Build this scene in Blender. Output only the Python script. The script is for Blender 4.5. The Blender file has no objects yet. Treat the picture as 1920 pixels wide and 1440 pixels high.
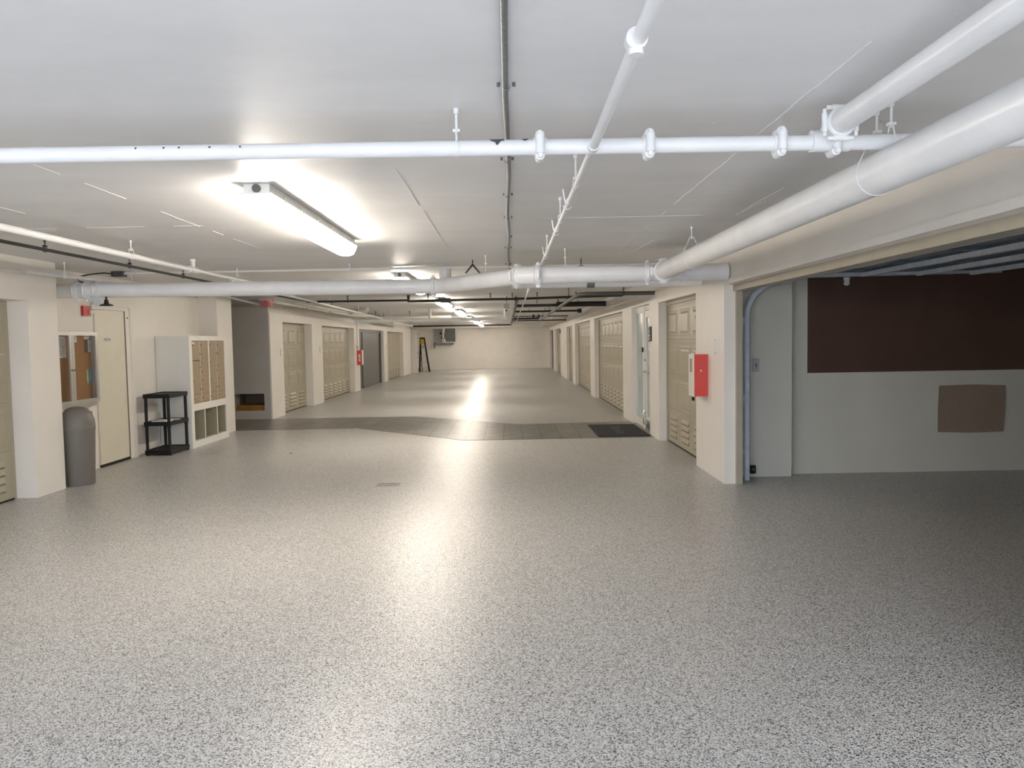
import bpy, math, random
from mathutils import Vector, Matrix
random.seed(7)
S = bpy.context.scene
C = S.collection
PI = math.pi

# ------------------------------------------------------------------ materials
def newmat(name):
    m = bpy.data.materials.new(name); m.use_nodes = True
    nt = m.node_tree; return m, nt, nt.nodes['Principled BSDF']
def mat(name, col, rough=0.5, metal=0.0, noise=0.0, nscale=6.0, bump=0.0, bscale=150.0, spec=0.5, emit=None, es=0.0):
    m, nt, b = newmat(name)
    b.inputs['Base Color'].default_value = (*col, 1)
    b.inputs['Roughness'].default_value = rough
    b.inputs['Metallic'].default_value = metal
    b.inputs['Specular IOR Level'].default_value = spec
    tc = nt.nodes.new('ShaderNodeTexCoord')
    if noise > 0:
        n = nt.nodes.new('ShaderNodeTexNoise'); n.inputs['Scale'].default_value = nscale; n.inputs['Detail'].default_value = 6
        r = nt.nodes.new('ShaderNodeValToRGB')
        r.color_ramp.elements[0].position = .3; r.color_ramp.elements[1].position = .7
        r.color_ramp.elements[0].color = (*[max(0, c * (1 - noise)) for c in col], 1)
        r.color_ramp.elements[1].color = (*[min(1, c * (1 + noise * .6)) for c in col], 1)
        nt.links.new(tc.outputs['Object'], n.inputs['Vector']); nt.links.new(n.outputs['Fac'], r.inputs['Fac'])
        nt.links.new(r.outputs['Color'], b.inputs['Base Color'])
    if bump > 0:
        n2 = nt.nodes.new('ShaderNodeTexNoise'); n2.inputs['Scale'].default_value = bscale; n2.inputs['Detail'].default_value = 3
        bp = nt.nodes.new('ShaderNodeBump'); bp.inputs['Strength'].default_value = bump; bp.inputs['Distance'].default_value = .004
        nt.links.new(tc.outputs['Object'], n2.inputs['Vector']); nt.links.new(n2.outputs['Fac'], bp.inputs['Height'])
        nt.links.new(bp.outputs['Normal'], b.inputs['Normal'])
    if emit:
        b.inputs['Emission Color'].default_value = (*emit, 1); b.inputs['Emission Strength'].default_value = es
    return m

def floor_mat():
    m, nt, b = newmat('epoxy_flake_floor'); L = nt.links.new
    tc = nt.nodes.new('ShaderNodeTexCoord')
    w = nt.nodes.new('ShaderNodeTexNoise'); w.inputs['Scale'].default_value = 60
    mixv = nt.nodes.new('ShaderNodeVectorMath'); mixv.operation = 'MULTIPLY_ADD'
    mixv.inputs[1].default_value = (.012, .012, .012)
    L(tc.outputs['Object'], w.inputs['Vector']); L(w.outputs['Color'], mixv.inputs[0]); L(tc.outputs['Object'], mixv.inputs[2])
    v = nt.nodes.new('ShaderNodeTexVoronoi'); v.inputs['Scale'].default_value = 215
    L(mixv.outputs[0], v.inputs['Vector'])
    sep = nt.nodes.new('ShaderNodeSeparateColor'); L(v.outputs['Color'], sep.inputs[0])
    r = nt.nodes.new('ShaderNodeValToRGB'); cr = r.color_ramp; cr.interpolation = 'CONSTANT'
    stops = [(0, (.035, .035, .04)), (.095, (.11, .11, .11)), (.21, (.29, .28, .27)), (.33, (.43, .41, .38)), (.50, (.55, .54, .515)), (.74, (.66, .655, .64))]
    cr.elements[0].position = 0; cr.elements[0].color = (*stops[0][1], 1)
    cr.elements[1].position = stops[1][0]; cr.elements[1].color = (*stops[1][1], 1)
    for p, c in stops[2:]:
        e = cr.elements.new(p); e.color = (*c, 1)
    L(sep.outputs[0], r.inputs['Fac']); L(r.outputs['Color'], b.inputs['Base Color'])
    n = nt.nodes.new('ShaderNodeTexNoise'); n.inputs['Scale'].default_value = 1.3; n.inputs['Detail'].default_value = 5
    mr = nt.nodes.new('ShaderNodeMapRange'); mr.inputs['To Min'].default_value = .27; mr.inputs['To Max'].default_value = .37
    L(tc.outputs['Object'], n.inputs['Vector']); L(n.outputs['Fac'], mr.inputs['Value']); L(mr.outputs['Result'], b.inputs['Roughness'])
    bp = nt.nodes.new('ShaderNodeBump'); bp.inputs['Strength'].default_value = .25; bp.inputs['Distance'].default_value = .0015
    L(v.outputs['Distance'], bp.inputs['Height']); L(bp.outputs['Normal'], b.inputs['Normal'])
    b.inputs['Specular IOR Level'].default_value = .5
    return m

def ceil_mat():
    m, nt, b = newmat('ceiling_paint'); L = nt.links.new
    tc = nt.nodes.new('ShaderNodeTexCoord')
    mp = nt.nodes.new('ShaderNodeMapping'); mp.inputs['Scale'].default_value = (.55, 1.3, 1)
    n = nt.nodes.new('ShaderNodeTexNoise'); n.inputs['Scale'].default_value = 1.6; n.inputs['Detail'].default_value = 9; n.inputs['Roughness'].default_value = .62
    r = nt.nodes.new('ShaderNodeValToRGB')
    r.color_ramp.elements[0].position = .3; r.color_ramp.elements[0].color = (.78, .775, .77, 1)
    r.color_ramp.elements[1].position = .7; r.color_ramp.elements[1].color = (.87, .865, .86, 1)
    L(tc.outputs['Object'], mp.inputs['Vector']); L(mp.outputs['Vector'], n.inputs['Vector']); L(n.outputs['Fac'], r.inputs['Fac'])
    # small paint drips and flecks
    v = nt.nodes.new('ShaderNodeTexVoronoi'); v.inputs['Scale'].default_value = 2.3
    L(tc.outputs['Object'], v.inputs['Vector'])
    lt = nt.nodes.new('ShaderNodeMath'); lt.operation = 'LESS_THAN'; lt.inputs[1].default_value = .028
    L(v.outputs['Distance'], lt.inputs[0])
    mx = nt.nodes.new('ShaderNodeMix'); mx.data_type = 'RGBA'
    mx.inputs[7].default_value = (.92, .92, .9, 1)
    L(lt.outputs[0], mx.inputs[0]); L(r.outputs['Color'], mx.inputs[6]); L(mx.outputs[2], b.inputs['Base Color'])
    b.inputs['Roughness'].default_value = .42
    n2 = nt.nodes.new('ShaderNodeTexNoise'); n2.inputs['Scale'].default_value = 9; n2.inputs['Detail'].default_value = 8
    bp = nt.nodes.new('ShaderNodeBump'); bp.inputs['Strength'].default_value = .25; bp.inputs['Distance'].default_value = .006
    L(tc.outputs['Object'], n2.inputs['Vector']); L(n2.outputs['Fac'], bp.inputs['Height']); L(bp.outputs['Normal'], b.inputs['Normal'])
    return m

def tile_mat():
    m, nt, b = newmat('slate_tile'); L = nt.links.new
    tc = nt.nodes.new('ShaderNodeTexCoord')
    mp = nt.nodes.new('ShaderNodeMapping'); mp.inputs['Rotation'].default_value = (0, 0, PI / 2); mp.inputs['Location'].default_value = (.1, .12, 0)
    br = nt.nodes.new('ShaderNodeTexBrick'); br.inputs['Scale'].default_value = 1.0
    br.inputs['Brick Width'].default_value = 2.4; br.inputs['Row Height'].default_value = .305; br.inputs['Mortar Size'].default_value = .007
    br.inputs['Color1'].default_value = (.15, .15, .14, 1); br.inputs['Color2'].default_value = (.215, .21, .19, 1); br.inputs['Mortar'].default_value = (.045, .038, .032, 1)
    L(tc.outputs['Object'], mp.inputs['Vector']); L(mp.outputs['Vector'], br.inputs['Vector'])
    n = nt.nodes.new('ShaderNodeTexNoise'); n.inputs['Scale'].default_value = 3.5; n.inputs['Detail'].default_value = 8
    L(tc.outputs['Object'], n.inputs['Vector'])
    mx = nt.nodes.new('ShaderNodeMix'); mx.data_type = 'RGBA'; mx.blend_type = 'MULTIPLY'; mx.inputs[0].default_value = .7
    r = nt.nodes.new('ShaderNodeValToRGB'); r.color_ramp.elements[0].position = .35; r.color_ramp.elements[0].color = (.55, .52, .48, 1)
    r.color_ramp.elements[1].position = .65; r.color_ramp.elements[1].color = (1.1, 1.1, 1.05, 1)
    L(n.outputs['Fac'], r.inputs['Fac']); L(br.outputs['Color'], mx.inputs[6]); L(r.outputs['Color'], mx.inputs[7])
    L(mx.outputs[2], b.inputs['Base Color']); b.inputs['Roughness'].default_value = .33
    bp = nt.nodes.new('ShaderNodeBump'); bp.inputs['Strength'].default_value = .3; bp.inputs['Distance'].default_value = .004
    L(n.outputs['Fac'], bp.inputs['Height']); L(bp.outputs['Normal'], b.inputs['Normal'])
    return m

def pipe_mat():
    m = mat('pipe_white_paint', (.87, .87, .865), .30, noise=.05, nscale=5, bump=.12, bscale=60)
    return m

M = dict(
    floor=floor_mat(), ceil=ceil_mat(), tile=tile_mat(),
    wall=mat('cream_wall_paint', (.82, .775, .705), .42, noise=.035, nscale=2.2, bump=.3, bscale=110),
    gwall=mat('garage_wall_paint', (.68, .645, .555), .6, noise=.05, nscale=1.7, bump=.25, bscale=70),
    passage=mat('passage_wall_dimmed', (.50, .47, .42), .5, noise=.04, nscale=2, bump=.2, bscale=90),  # dimness of the passage is put into this grey colour
    beam=mat('beam_darker_tone', (.72, .69, .645), .45, noise=.05, nscale=1.6, bump=.3, bscale=60),  # slightly darker and less warm than the wall below
    niche=mat('niche_interior', (.20, .16, .12), .7, noise=.2, nscale=4),
    seam=mat('seam_paint', (.90, .90, .88), .4),
    pipe=pipe_mat(),
    wallpipe=mat('cream_pipe_paint', (.76, .72, .64), .4, noise=.04),
    black=mat('black_iron', (.012, .012, .012), .45, noise=.3, nscale=20),
    darkgrey=mat('dark_grey_iron', (.07, .07, .065), .45),
    conduit=mat('galvanised_conduit', (.22, .24, .25), .38, .6, noise=.25, nscale=30),
    steel=mat('galvanised_steel', (.72, .77, .82), .35, .15, noise=.12, nscale=12),
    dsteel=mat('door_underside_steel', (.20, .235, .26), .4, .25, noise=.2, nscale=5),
    chrome=mat('brushed_metal', (.6, .59, .56), .25, 1.0),
    tan=mat('tan_door_paint', (.37, .33, .235), .36, noise=.05, nscale=3, bump=.08, bscale=40),
    tanframe=mat('tan_frame_paint', (.40, .36, .28), .45, noise=.06),
    greydoor=mat('dark_grey_door_paint', (.055, .052, .05), .38, noise=.1),
    cream=mat('cream_door_paint', (.74, .69, .56), .38, noise=.03),
    white=mat('white_plastic', (.80, .79, .76), .4, noise=.02),
    whitewood=mat('white_painted_wood', (.80, .78, .72), .42, noise=.03, bump=.1, bscale=50),
    mbox=mat('mailbox_tan', (.34, .255, .165), .5, noise=.06),
    cubby=mat('cubby_interior', (.34, .31, .22), .6, noise=.04),
    blackpl=mat('black_plastic', (.009, .009, .010), .5, spec=.3, noise=.2, nscale=15),
    can=mat('grey_brown_plastic', (.165, .15, .13), .5, noise=.04),
    alu=mat('aluminium_frame', (.58, .57, .54), .32, .7, noise=.04),
    cork=mat('cork', (.33, .165, .065), .8, noise=.25, nscale=60, bump=.2, bscale=200),
    paper=mat('paper', (.72, .72, .70), .8),
    red=mat('red_enamel', (.52, .035, .03), .35, noise=.05),
    redlt=mat('red_box_enamel', (.62, .06, .045), .3, noise=.06, nscale=8),
    exitred=mat('exit_red', (.62, .02, .03), .5, emit=(.8, .03, .05), es=.25),
    rubber=mat('rubber_mat', (.017, .016, .019), .85, noise=.15, nscale=80),
    logo=mat('faded_print', (.09, .085, .09), .8),
    peg=mat('brown_hardboard', (.098, .052, .036), .55, noise=.12, nscale=3),
    card=mat('cardboard', (.30, .225, .165), .8, noise=.08, nscale=30),
    yellow=mat('ladder_yellow', (.75, .42, .02), .45),
    ply=mat('orange_brown_sheet', (.36, .16, .03), .5, noise=.3, nscale=8),
    boxgrey=mat('grey_cabinet_enamel', (.42, .43, .41), .45, noise=.05),
    dboxgrey=mat('dark_cabinet_interior', (.13, .13, .12), .6, noise=.1),
    green=mat('green_leaflet', (.25, .33, .10), .7), blue=mat('blue_leaflet', (.12, .20, .42), .7),
    magenta=mat('photo_leaflet', (.10, .06, .05), .6, noise=.5, nscale=40),
    ink=mat('print_ink', (.10, .10, .10), .8),
    chip=mat('bare_steel_patch', (.09, .11, .14), .45, .4, noise=.25, nscale=60),
    concrete=mat('outside_concrete', (.45, .45, .46), .8, noise=.1, nscale=1.5),
    gold=mat('small_brass', (.35, .30, .2), .4, .8),
)
def pane_mat():
    m, nt, b = newmat('clear_pane'); L = nt.links.new
    tr = nt.nodes.new('ShaderNodeBsdfTransparent'); gl = nt.nodes.new('ShaderNodeBsdfGlossy'); gl.inputs['Roughness'].default_value = .03
    mx = nt.nodes.new('ShaderNodeMixShader'); mx.inputs[0].default_value = .05
    L(tr.outputs[0], mx.inputs[1]); L(gl.outputs[0], mx.inputs[2])
    L(mx.outputs[0], nt.nodes['Material Output'].inputs['Surface']); return m
M['glass'] = pane_mat()
M['frost'] = mat('frosted_glass', (.42, .50, .50), .25, noise=.05)
LAMP = 49.0
def lamp_mat():
    m, nt, b = newmat('lamp_diffuser')
    b.inputs['Base Color'].default_value = (.9, .9, .88, 1); b.inputs['Roughness'].default_value = .4
    b.inputs['Emission Color'].default_value = (1.0, .895, .77, 1); b.inputs['Emission Strength'].default_value = LAMP
    return m

M['lamp'] = lamp_mat()

# ------------------------------------------------------------------ mesh builder
class MB:
    def __init__(s): s.v = []; s.f = []; s.sm = []
    def add(s, vs, fs, smooth=False):
        o = len(s.v); s.v += [Vector(v) for v in vs]
        for f in fs: s.f.append([i + o for i in f]); s.sm.append(smooth)
        return s
    def box(s, x0, x1, y0, y1, z0, z1):
        if x0 > x1: x0, x1 = x1, x0
        if y0 > y1: y0, y1 = y1, y0
        if z0 > z1: z0, z1 = z1, z0
        s.nb = getattr(s, 'nb', -1) + 1; k = (s.nb % 9) * .00011   # overlapping boxes of one mesh never share a plane
        x0 -= k; x1 += k; y0 -= k; y1 += k; z0 -= k * (z0 > .001); z1 += k
        v = [(x0, y0, z0), (x1, y0, z0), (x1, y1, z0), (x0, y1, z0), (x0, y0, z1), (x1, y0, z1), (x1, y1, z1), (x0, y1, z1)]
        return s.add(v, [(0, 3, 2, 1), (4, 5, 6, 7), (0, 1, 5, 4), (1, 2, 6, 5), (2, 3, 7, 6), (3, 0, 4, 7)])
    def frustum(s, c, u, w, n, hu, hw, d, inset):
        # raised panel: base 2hu x 2hw at c, top inset, height d along n
        c, u, w, n = Vector(c), Vector(u), Vector(w), Vector(n)
        b = [c + u * a * hu + w * e * hw for a, e in ((-1, -1), (1, -1), (1, 1), (-1, 1))]
        t = [c + u * a * (hu - inset) + w * e * (hw - inset) + n * d for a, e in ((-1, -1), (1, -1), (1, 1), (-1, 1))]
        fs = [(4, 5, 6, 7), (0, 1, 5, 4), (1, 2, 6, 5), (2, 3, 7, 6), (3, 0, 4, 7), (3, 2, 1, 0)]
        if u.cross(w).dot(n) < 0: fs = [f[::-1] for f in fs]
        return s.add(b + t, fs)
    def cyl(s, a, b, r, n=16, r2=None, caps=True):
        a, b = Vector(a), Vector(b); r2 = r if r2 is None else r2
        d = (b - a).normalized(); up = Vector((0, 0, 1)) if abs(d.z) < .9 else Vector((1, 0, 0))
        u = d.cross(up).normalized(); w = d.cross(u)
        vs = []
        for p, rr in ((a, r), (b, r2)):
            for i in range(n):
                t = 2 * PI * i / n; vs.append(p + (u * math.cos(t) + w * math.sin(t)) * rr)
        s.add(vs, [(i, (i + 1) % n, n + (i + 1) % n, n + i) for i in range(n)], True)
        if caps: s.add(vs, [tuple(range(n))[::-1], tuple(range(n, 2 * n))])
        return s
    def tube(s, pts, r, n=14, bend=0.0):
        pts = [Vector(p) for p in pts]
        if bend > 0 and len(pts) > 2:
            out = [pts[0]]
            for i in range(1, len(pts) - 1):
                p, a, b = pts[i], pts[i - 1], pts[i + 1]
                d1 = (a - p); d2 = (b - p); k = min(bend, d1.length * .45, d2.length * .45)
                q1 = p + d1.normalized() * k; q2 = p + d2.normalized() * k
                for j in range(7):
                    t = j / 6; out.append(q1 * (1 - t) ** 2 + p * 2 * t * (1 - t) + q2 * t * t)
            out.append(pts[-1]); pts = out
        rings = []; u = None
        for i, p in enumerate(pts):
            if i == 0: d = pts[1] - p
            elif i == len(pts) - 1: d = p - pts[-2]
            else: d = (pts[i + 1] - p).normalized() + (p - pts[i - 1]).normalized()
            d.normalize()
            if u is None:
                up = Vector((0, 0, 1)) if abs(d.z) < .9 else Vector((1, 0, 0)); u = d.cross(up).normalized()
            else:
                u = (u - d * u.dot(d)).normalized()
            w = d.cross(u); rings.append([p + (u * math.cos(2 * PI * k / n) + w * math.sin(2 * PI * k / n)) * r for k in range(n)])
        vs = [v for ring in rings for v in ring]
        fs = [(i * n + k, i * n + (k + 1) % n, (i + 1) * n + (k + 1) % n, (i + 1) * n + k) for i in range(len(rings) - 1) for k in range(n)]
        s.add(vs, fs, True)
        s.add(rings[0] + rings[-1], [tuple(range(n))[::-1], tuple(range(n, 2 * n))])
        return s
    def lathe(s, prof, c, n=32):
        c = Vector(c); vs = []
        for r, z in prof:
            for k in range(n):
                t = 2 * PI * k / n; vs.append(c + Vector((r * math.cos(t), r * math.sin(t), z)))
        m = len(prof)
        s.add(vs, [(i * n + k, i * n + (k + 1) % n, (i + 1) * n + (k + 1) % n, (i + 1) * n + k) for i in range(m - 1) for k in range(n)], True)
        s.add(vs, [tuple(range(n))[::-1], tuple(range((m - 1) * n, m * n))])
        return s
    def prism(s, poly, z0, z1):
        n = len(poly)
        vs = [(x, y, z0) for x, y in poly] + [(x, y, z1) for x, y in poly]
        return s.add(vs, [tuple(range(n))[::-1], tuple(range(n, 2 * n))] + [(i, (i + 1) % n, n + (i + 1) % n, n + i) for i in range(n)])
    def extrude(s, pts, d):
        # planar polygon (3D points) extruded by vector d
        pts = [Vector(p) for p in pts]; d = Vector(d); n = len(pts)
        return s.add(pts + [p + d for p in pts], [tuple(range(n))[::-1], tuple(range(n, 2 * n))] + [(i, (i + 1) % n, n + (i + 1) % n, n + i) for i in range(n)])
    def arcband(s, c, r, a0, a1, wid, th, axis='Y', n=18):
        # flat strap bent round a circle in the plane normal to axis
        c = Vector(c); ax = Vector((0, 1, 0)) if axis == 'Y' else Vector((1, 0, 0)); e = Vector((1, 0, 0)) if axis == 'Y' else Vector((0, 1, 0)); z = Vector((0, 0, 1))
        vs = []
        for i in range(n + 1):
            t = a0 + (a1 - a0) * i / n; q = e * math.cos(t) + z * math.sin(t)
            for rr, h in ((r, -1), (r + th, -1), (r + th, 1), (r, 1)): vs.append(c + q * rr + ax * h * wid / 2)
        fs = []
        for i in range(n):
            for k in range(4): fs.append((i * 4 + k, i * 4 + (k + 1) % 4, (i + 1) * 4 + (k + 1) % 4, (i + 1) * 4 + k))
        fs += [(0, 1, 2, 3), (n * 4 + 3, n * 4 + 2, n * 4 + 1, n * 4)]
        return s.add(vs, fs)
    def build(s, name, m, parent=None, origin=None, bevel=0.0, seg=2):
        o = Vector(origin) if origin is not None else Vector((0, 0, 0))
        if parent is not None:
            p = parent; o = Vector((0, 0, 0))
            while p is not None: o = o + p.location; p = p.parent
        me = bpy.data.meshes.new(name)
        me.from_pydata([v - o for v in s.v], [], s.f); me.update()
        me.polygons.foreach_set('use_smooth', s.sm)
        import bmesh
        bm = bmesh.new(); bm.from_mesh(me); bmesh.ops.recalc_face_normals(bm, faces=bm.faces); bm.to_mesh(me); bm.free()
        me.materials.append(M[m] if isinstance(m, str) else m)
        ob = bpy.data.objects.new(name, me); C.objects.link(ob)
        if parent is not None: ob.parent = parent
        else: ob.location = o
        if bevel > 0:
            b = ob.modifiers.new('bevel', 'BEVEL'); b.width = bevel; b.segments = seg; b.limit_method = 'ANGLE'; b.angle_limit = math.radians(40)
        return ob

def thing(name, label, cat, loc=(0, 0, 0), group=None):
    o = bpy.data.objects.new(name, None); C.objects.link(o); o.location = loc; o.empty_display_size = .1
    o['label'] = label; o['category'] = cat
    if group: o['group'] = group
    return o
def tag(o, label, cat, group=None):
    o['label'] = label; o['category'] = cat
    if group: o['group'] = group
    return o
def struct(o, label=None):
    o['kind'] = 'structure'
    if label: o['label'] = label
    return o
def copy_tree(o, parent=None):
    c = o.copy(); C.objects.link(c)
    if parent is not None: c.parent = parent
    for ch in list(o.children): copy_tree(ch, c)
    return c
def text(name, body, m, parent, pos, u, w, size, depth=.002, align='CENTER', fit=None):
    # lettering laid on the plane spanned by u (reading direction) and w (up)
    cu = bpy.data.curves.new(name, 'FONT'); cu.body = body; cu.size = size; cu.extrude = depth; cu.align_x = align; cu.align_y = 'CENTER'
    t = bpy.data.objects.new(name + '_tmp', cu); C.objects.link(t)
    bpy.context.view_layer.update()
    me = bpy.data.meshes.new_from_object(t.evaluated_get(bpy.context.evaluated_depsgraph_get()))
    if fit:
        xs_ = [v.co.x for v in me.vertices]; ys_ = [v.co.y for v in me.vertices]
        cx, cy = (max(xs_) + min(xs_)) / 2, (max(ys_) + min(ys_)) / 2; kx = fit[0] / (max(xs_) - min(xs_)); ky = fit[1] / (max(ys_) - min(ys_))
        for v in me.vertices: v.co.x = (v.co.x - cx) * kx; v.co.y = (v.co.y - cy) * ky
    C.objects.unlink(t); bpy.data.objects.remove(t); bpy.data.curves.remove(cu)
    u, w = Vector(u), Vector(w); n = u.cross(w)
    o = Vector((0, 0, 0)); p = parent
    while p is not None: o = o + p.location; p = p.parent
    for v in me.vertices: v.co = Vector(pos) + u * v.co.x + w * v.co.y + n * v.co.z - o
    me.name = name; me.materials.clear(); me.materials.append(M[m])
    ob = bpy.data.objects.new(name, me); C.objects.link(ob); ob.parent = parent
    return ob

# ------------------------------------------------------------------ setting
H = 2.45
XR, XL = 2.22, -4.90
BACK = -1.0
struct(MB().box(-9, 9, BACK, 43, -.15, 0).build('floor', 'floor'), 'speckled grey epoxy flake floor')
# outside ground behind the viewer, seen only through its bounce
struct(MB().box(-60, 60, -60, BACK, -.17, -.02).build('ground', 'concrete'), 'concrete drive outside the garage mouth')
cb = MB().box(-9, 9, BACK, 43, H, H + .2)
ceil = struct(cb.build('ceiling', 'ceil'), 'pale painted concrete ceiling')
sm = MB()
def seam(x0, y0, x1, y1, w=.0024):
    d = Vector((x1 - x0, y1 - y0, 0)); n = max(1, int(d.length / .22)); q = Vector((-d.y, d.x, 0)).normalized()
    for i in range(n):
        if random.random() < .22: continue
        a = Vector((x0, y0, 0)) + d * (i / n); b = Vector((x0, y0, 0)) + d * ((i + 1) / n)
        ww = w * random.uniform(.5, 1.3); j = random.uniform(-.004, .004)
        a += q * j; b += q * j
        sm.extrude([a - q * ww + Vector((0, 0, H)), b - q * ww + Vector((0, 0, H)), b + q * ww + Vector((0, 0, H)), a + q * ww + Vector((0, 0, H))], (0, 0, -.002))
seam(-2.36, 3.9, -2.37, 7.4); seam(-.59, 3.9, -.587, 7.7); seam(1.15, 1.8, 1.15, 8.5, .002); seam(1.715, 4.6, 1.72, 5.7)
seam(.30, 5.87, 1.72, 5.85); seam(1.72, 5.85, 1.76, 5.3); seam(-3.9, 5.97, -2.33, 5.95); seam(1.33, 8.2, 1.40, 6.7, .003)
seam(-3.3, 4.6, -3.28, 5.3, .003); seam(-1.0, 7.0, -.6, 7.02, .003)
struct(sm.build('ceiling_seam', 'seam'), 'thin raised paint seams on the ceiling')

def wall_run(name, x0, x1, y0, y1, openings, m='wall', top=H, proud=None, zp=2.19):
    """x0 = visible face, x1 = back; openings = (ya, yb, ztop). Optional lower band standing proud of the beam above."""
    b = MB(); y = y0
    xf = x0
    if proud: b.box(xf, x1, y0, y1, zp - .001, top)
    else:
        for ya, yb, zt in openings:
            if ya > y: b.box(xf, x1, y, ya, 0, top)
            b.box(xf, x1, ya, yb, zt, top); y = yb
        if y1 > y: b.box(xf, x1, y, y1, 0, top)
    if proud: struct(b.build(name + '_beam', 'beam')); b = MB(); 
    if proud:
        for ya, yb, zt in openings: pass
        y = y0; xp = x0 - proud if x0 > 0 else x0 + proud
        for ya, yb, zt in openings:
            if ya > y: b.box(x1, xp, y, ya, 0, zp)
            b.box(x1, xp, ya, yb, zt, zp); y = yb
        if y1 > y: b.box(x1, xp, y, y1, 0, zp)
    return struct(b.build(name, m))

OPR = [(9.16, 11.45, 2.06), (12.2, 13.95, 2.08), (15.08, 20.1, 2.07), (21.15, 26.0, 2.06), (27.1, 29.9, 2.03), (33.4, 37.3, 2.05), (38.9, 42.2, 2.05)]
wall_run('wall_right', XR + .02, XR + .26, 9.16 - .35, 43, [(9.16, 11.45, 2.06)] + OPR[1:], proud=.02, zp=2.23)
b = MB().box(XR, XR + .18, 7.95, 8.81, 0, H).box(XR, XR + .18, 3.0, 7.95, 2.10, H).box(XR, XR + .18, BACK, 3.0, 0, H)
b.box(XR - .012, XR + .13, 3.0, 7.97, 2.065, 2.115)
struct(b.build('wall_right_front', 'wall'), 'cream wall and deep header above the open garage')
OPL = [(16.7, 19.15, 2.02), (20.2, 24.35, 2.01), (25.2, 30.05, 2.0), (30.95, 35.5, 1.99)]
wall_run('wall_left', XL - .03, XL - .26, 16.46, 38.25, OPL, proud=.03)
struct(MB().box(XL, XL - .034, 15.801, 16.47, 0, 2.19).build('wall_left_end', 'wall')); struct(MB().box(XL - .026, XL - .034, 15.802, 16.47, 2.189, H).build('wall_left_end_beam', 'beam'))
wall_run('wall_left_front', XL + .02, XL - .36, BACK, 8.36, [(4.9, 7.85, 2.02)])
struct(MB().box(-5.25, -5.45, 8.36, 13.05, 0, H).build('wall_alcove', 'wall'), 'cream wall behind the notice board and mailboxes')
struct(MB().box(-5.45, -4.93, 13.05, 13.74, 0, H).build('pillar', 'wall', bevel=.008), 'square cream pillar beside the mailboxes')
struct(MB().box(-9, -5.45, 13.54, 13.74, 0, H).build('wall_passage_front', 'passage'))
b = MB()
b.box(-9, -5.67, 15.8, 16.1, 0, H).box(-5.06, -4.93, 15.8, 16.1, 0, H).box(-5.67, -5.06, 15.8, 16.1, .53, H).box(-5.67, -5.06, 15.8, 16.1, 0, .18)
struct(b.build('wall_passage_back', 'passage'), 'grey shaded wall with a low rectangular niche')
b = MB().box(-5.75, -5.0, 16.45, 16.5, .1, .6).box(-5.7, -5.67, 16.1, 16.46, .1, .6).box(-5.06, -5.03, 16.1, 16.46, .1, .6).box(-5.7, -5.03, 16.1, 16.46, .53, .56).box(-5.7, -5.03, 16.1, 16.46, .15, .18)
struct(b.build('wall_niche', 'niche'), 'brown interior of the low wall niche')
struct(MB().box(-9.1, -9, 13.7, 15.9, 0, H).build('wall_passage_end', 'passage'))
struct(MB().box(-9, 3, 42.75, 42.95, 0, H).build('wall_far', 'wall'), 'plain cream wall closing the far end')
struct(MB().box(-6.2, -6.0, 38.25, 42.8, 0, H).box(-6.2, -5.14, 38.1, 38.25, 0, H).build('wall_far_left', 'wall'))
struct(MB().box(-5.99, 2.2, 42.3, 42.74, 2.26, H).box(1.7, 2.22, 30.5, 42.3, 2.28, H).build('beam', 'wall'), 'low boxed beam along the far wall')
# garage mouth behind the viewer
struct(MB().box(-9, 9, BACK - .2, BACK, 2.25, H + .2).build('wall_mouth_header', 'wall'))
struct(MB().box(-9, -4.9, BACK - .2, BACK, 0, 2.25).box(2.24, 9, BACK - .2, BACK, 0, 2.25).build('wall_mouth_side', 'wall'))
# side garage
b = MB().box(2.40, 3.06, 8.33, 8.6, 0, H).box(3.06, 8.2, 8.47, 8.6, 0, H)
struct(b.build('wall_garage_back', 'gwall'), 'pale grey-green side wall of the open garage')
struct(MB().box(8.2, 8.35, 1.0, 8.6, 0, H).build('wall_garage_end', 'gwall'))
struct(MB().box(2.40, 8.2, 1.0, 1.15, 0, H).build('wall_garage_front', 'gwall'))
# tan frame round the open garage mouth
struct(MB().box(2.335, 2.395, 7.90, 7.95, 0, 2.0).box(2.31, 2.42, 3.0, 7.95, 2.0, 2.065).box(2.335, 2.395, 3.0, 3.06, 0, 2.0).build('trim_1', 'tanframe'), 'tan timber frame round the open garage mouth')
# slate strip crossing the floor
pl = [(-9, 13.78), (-4.92, 13.75), (-2.77, 13.83), (-.73, 11.85), (2.38, 11.84), (2.38, 14.2), (.17, 14.0), (-1.96, 15.84), (-9, 15.84)]
struct(MB().prism(pl, 0.0, .004).build('floor_tile_strip', 'tile'), 'dark slate tile strip crossing the floor with a diagonal jog')
# blank room behind doors: closing panels
struct(MB().box(2.6, 2.65, 9.0, 43, 0, H).build('wall_right_outer', 'passage'))
struct(MB().box(-5.6, -5.65, 16.6, 38.2, 0, H).build('wall_left_outer', 'passage'))

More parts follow.
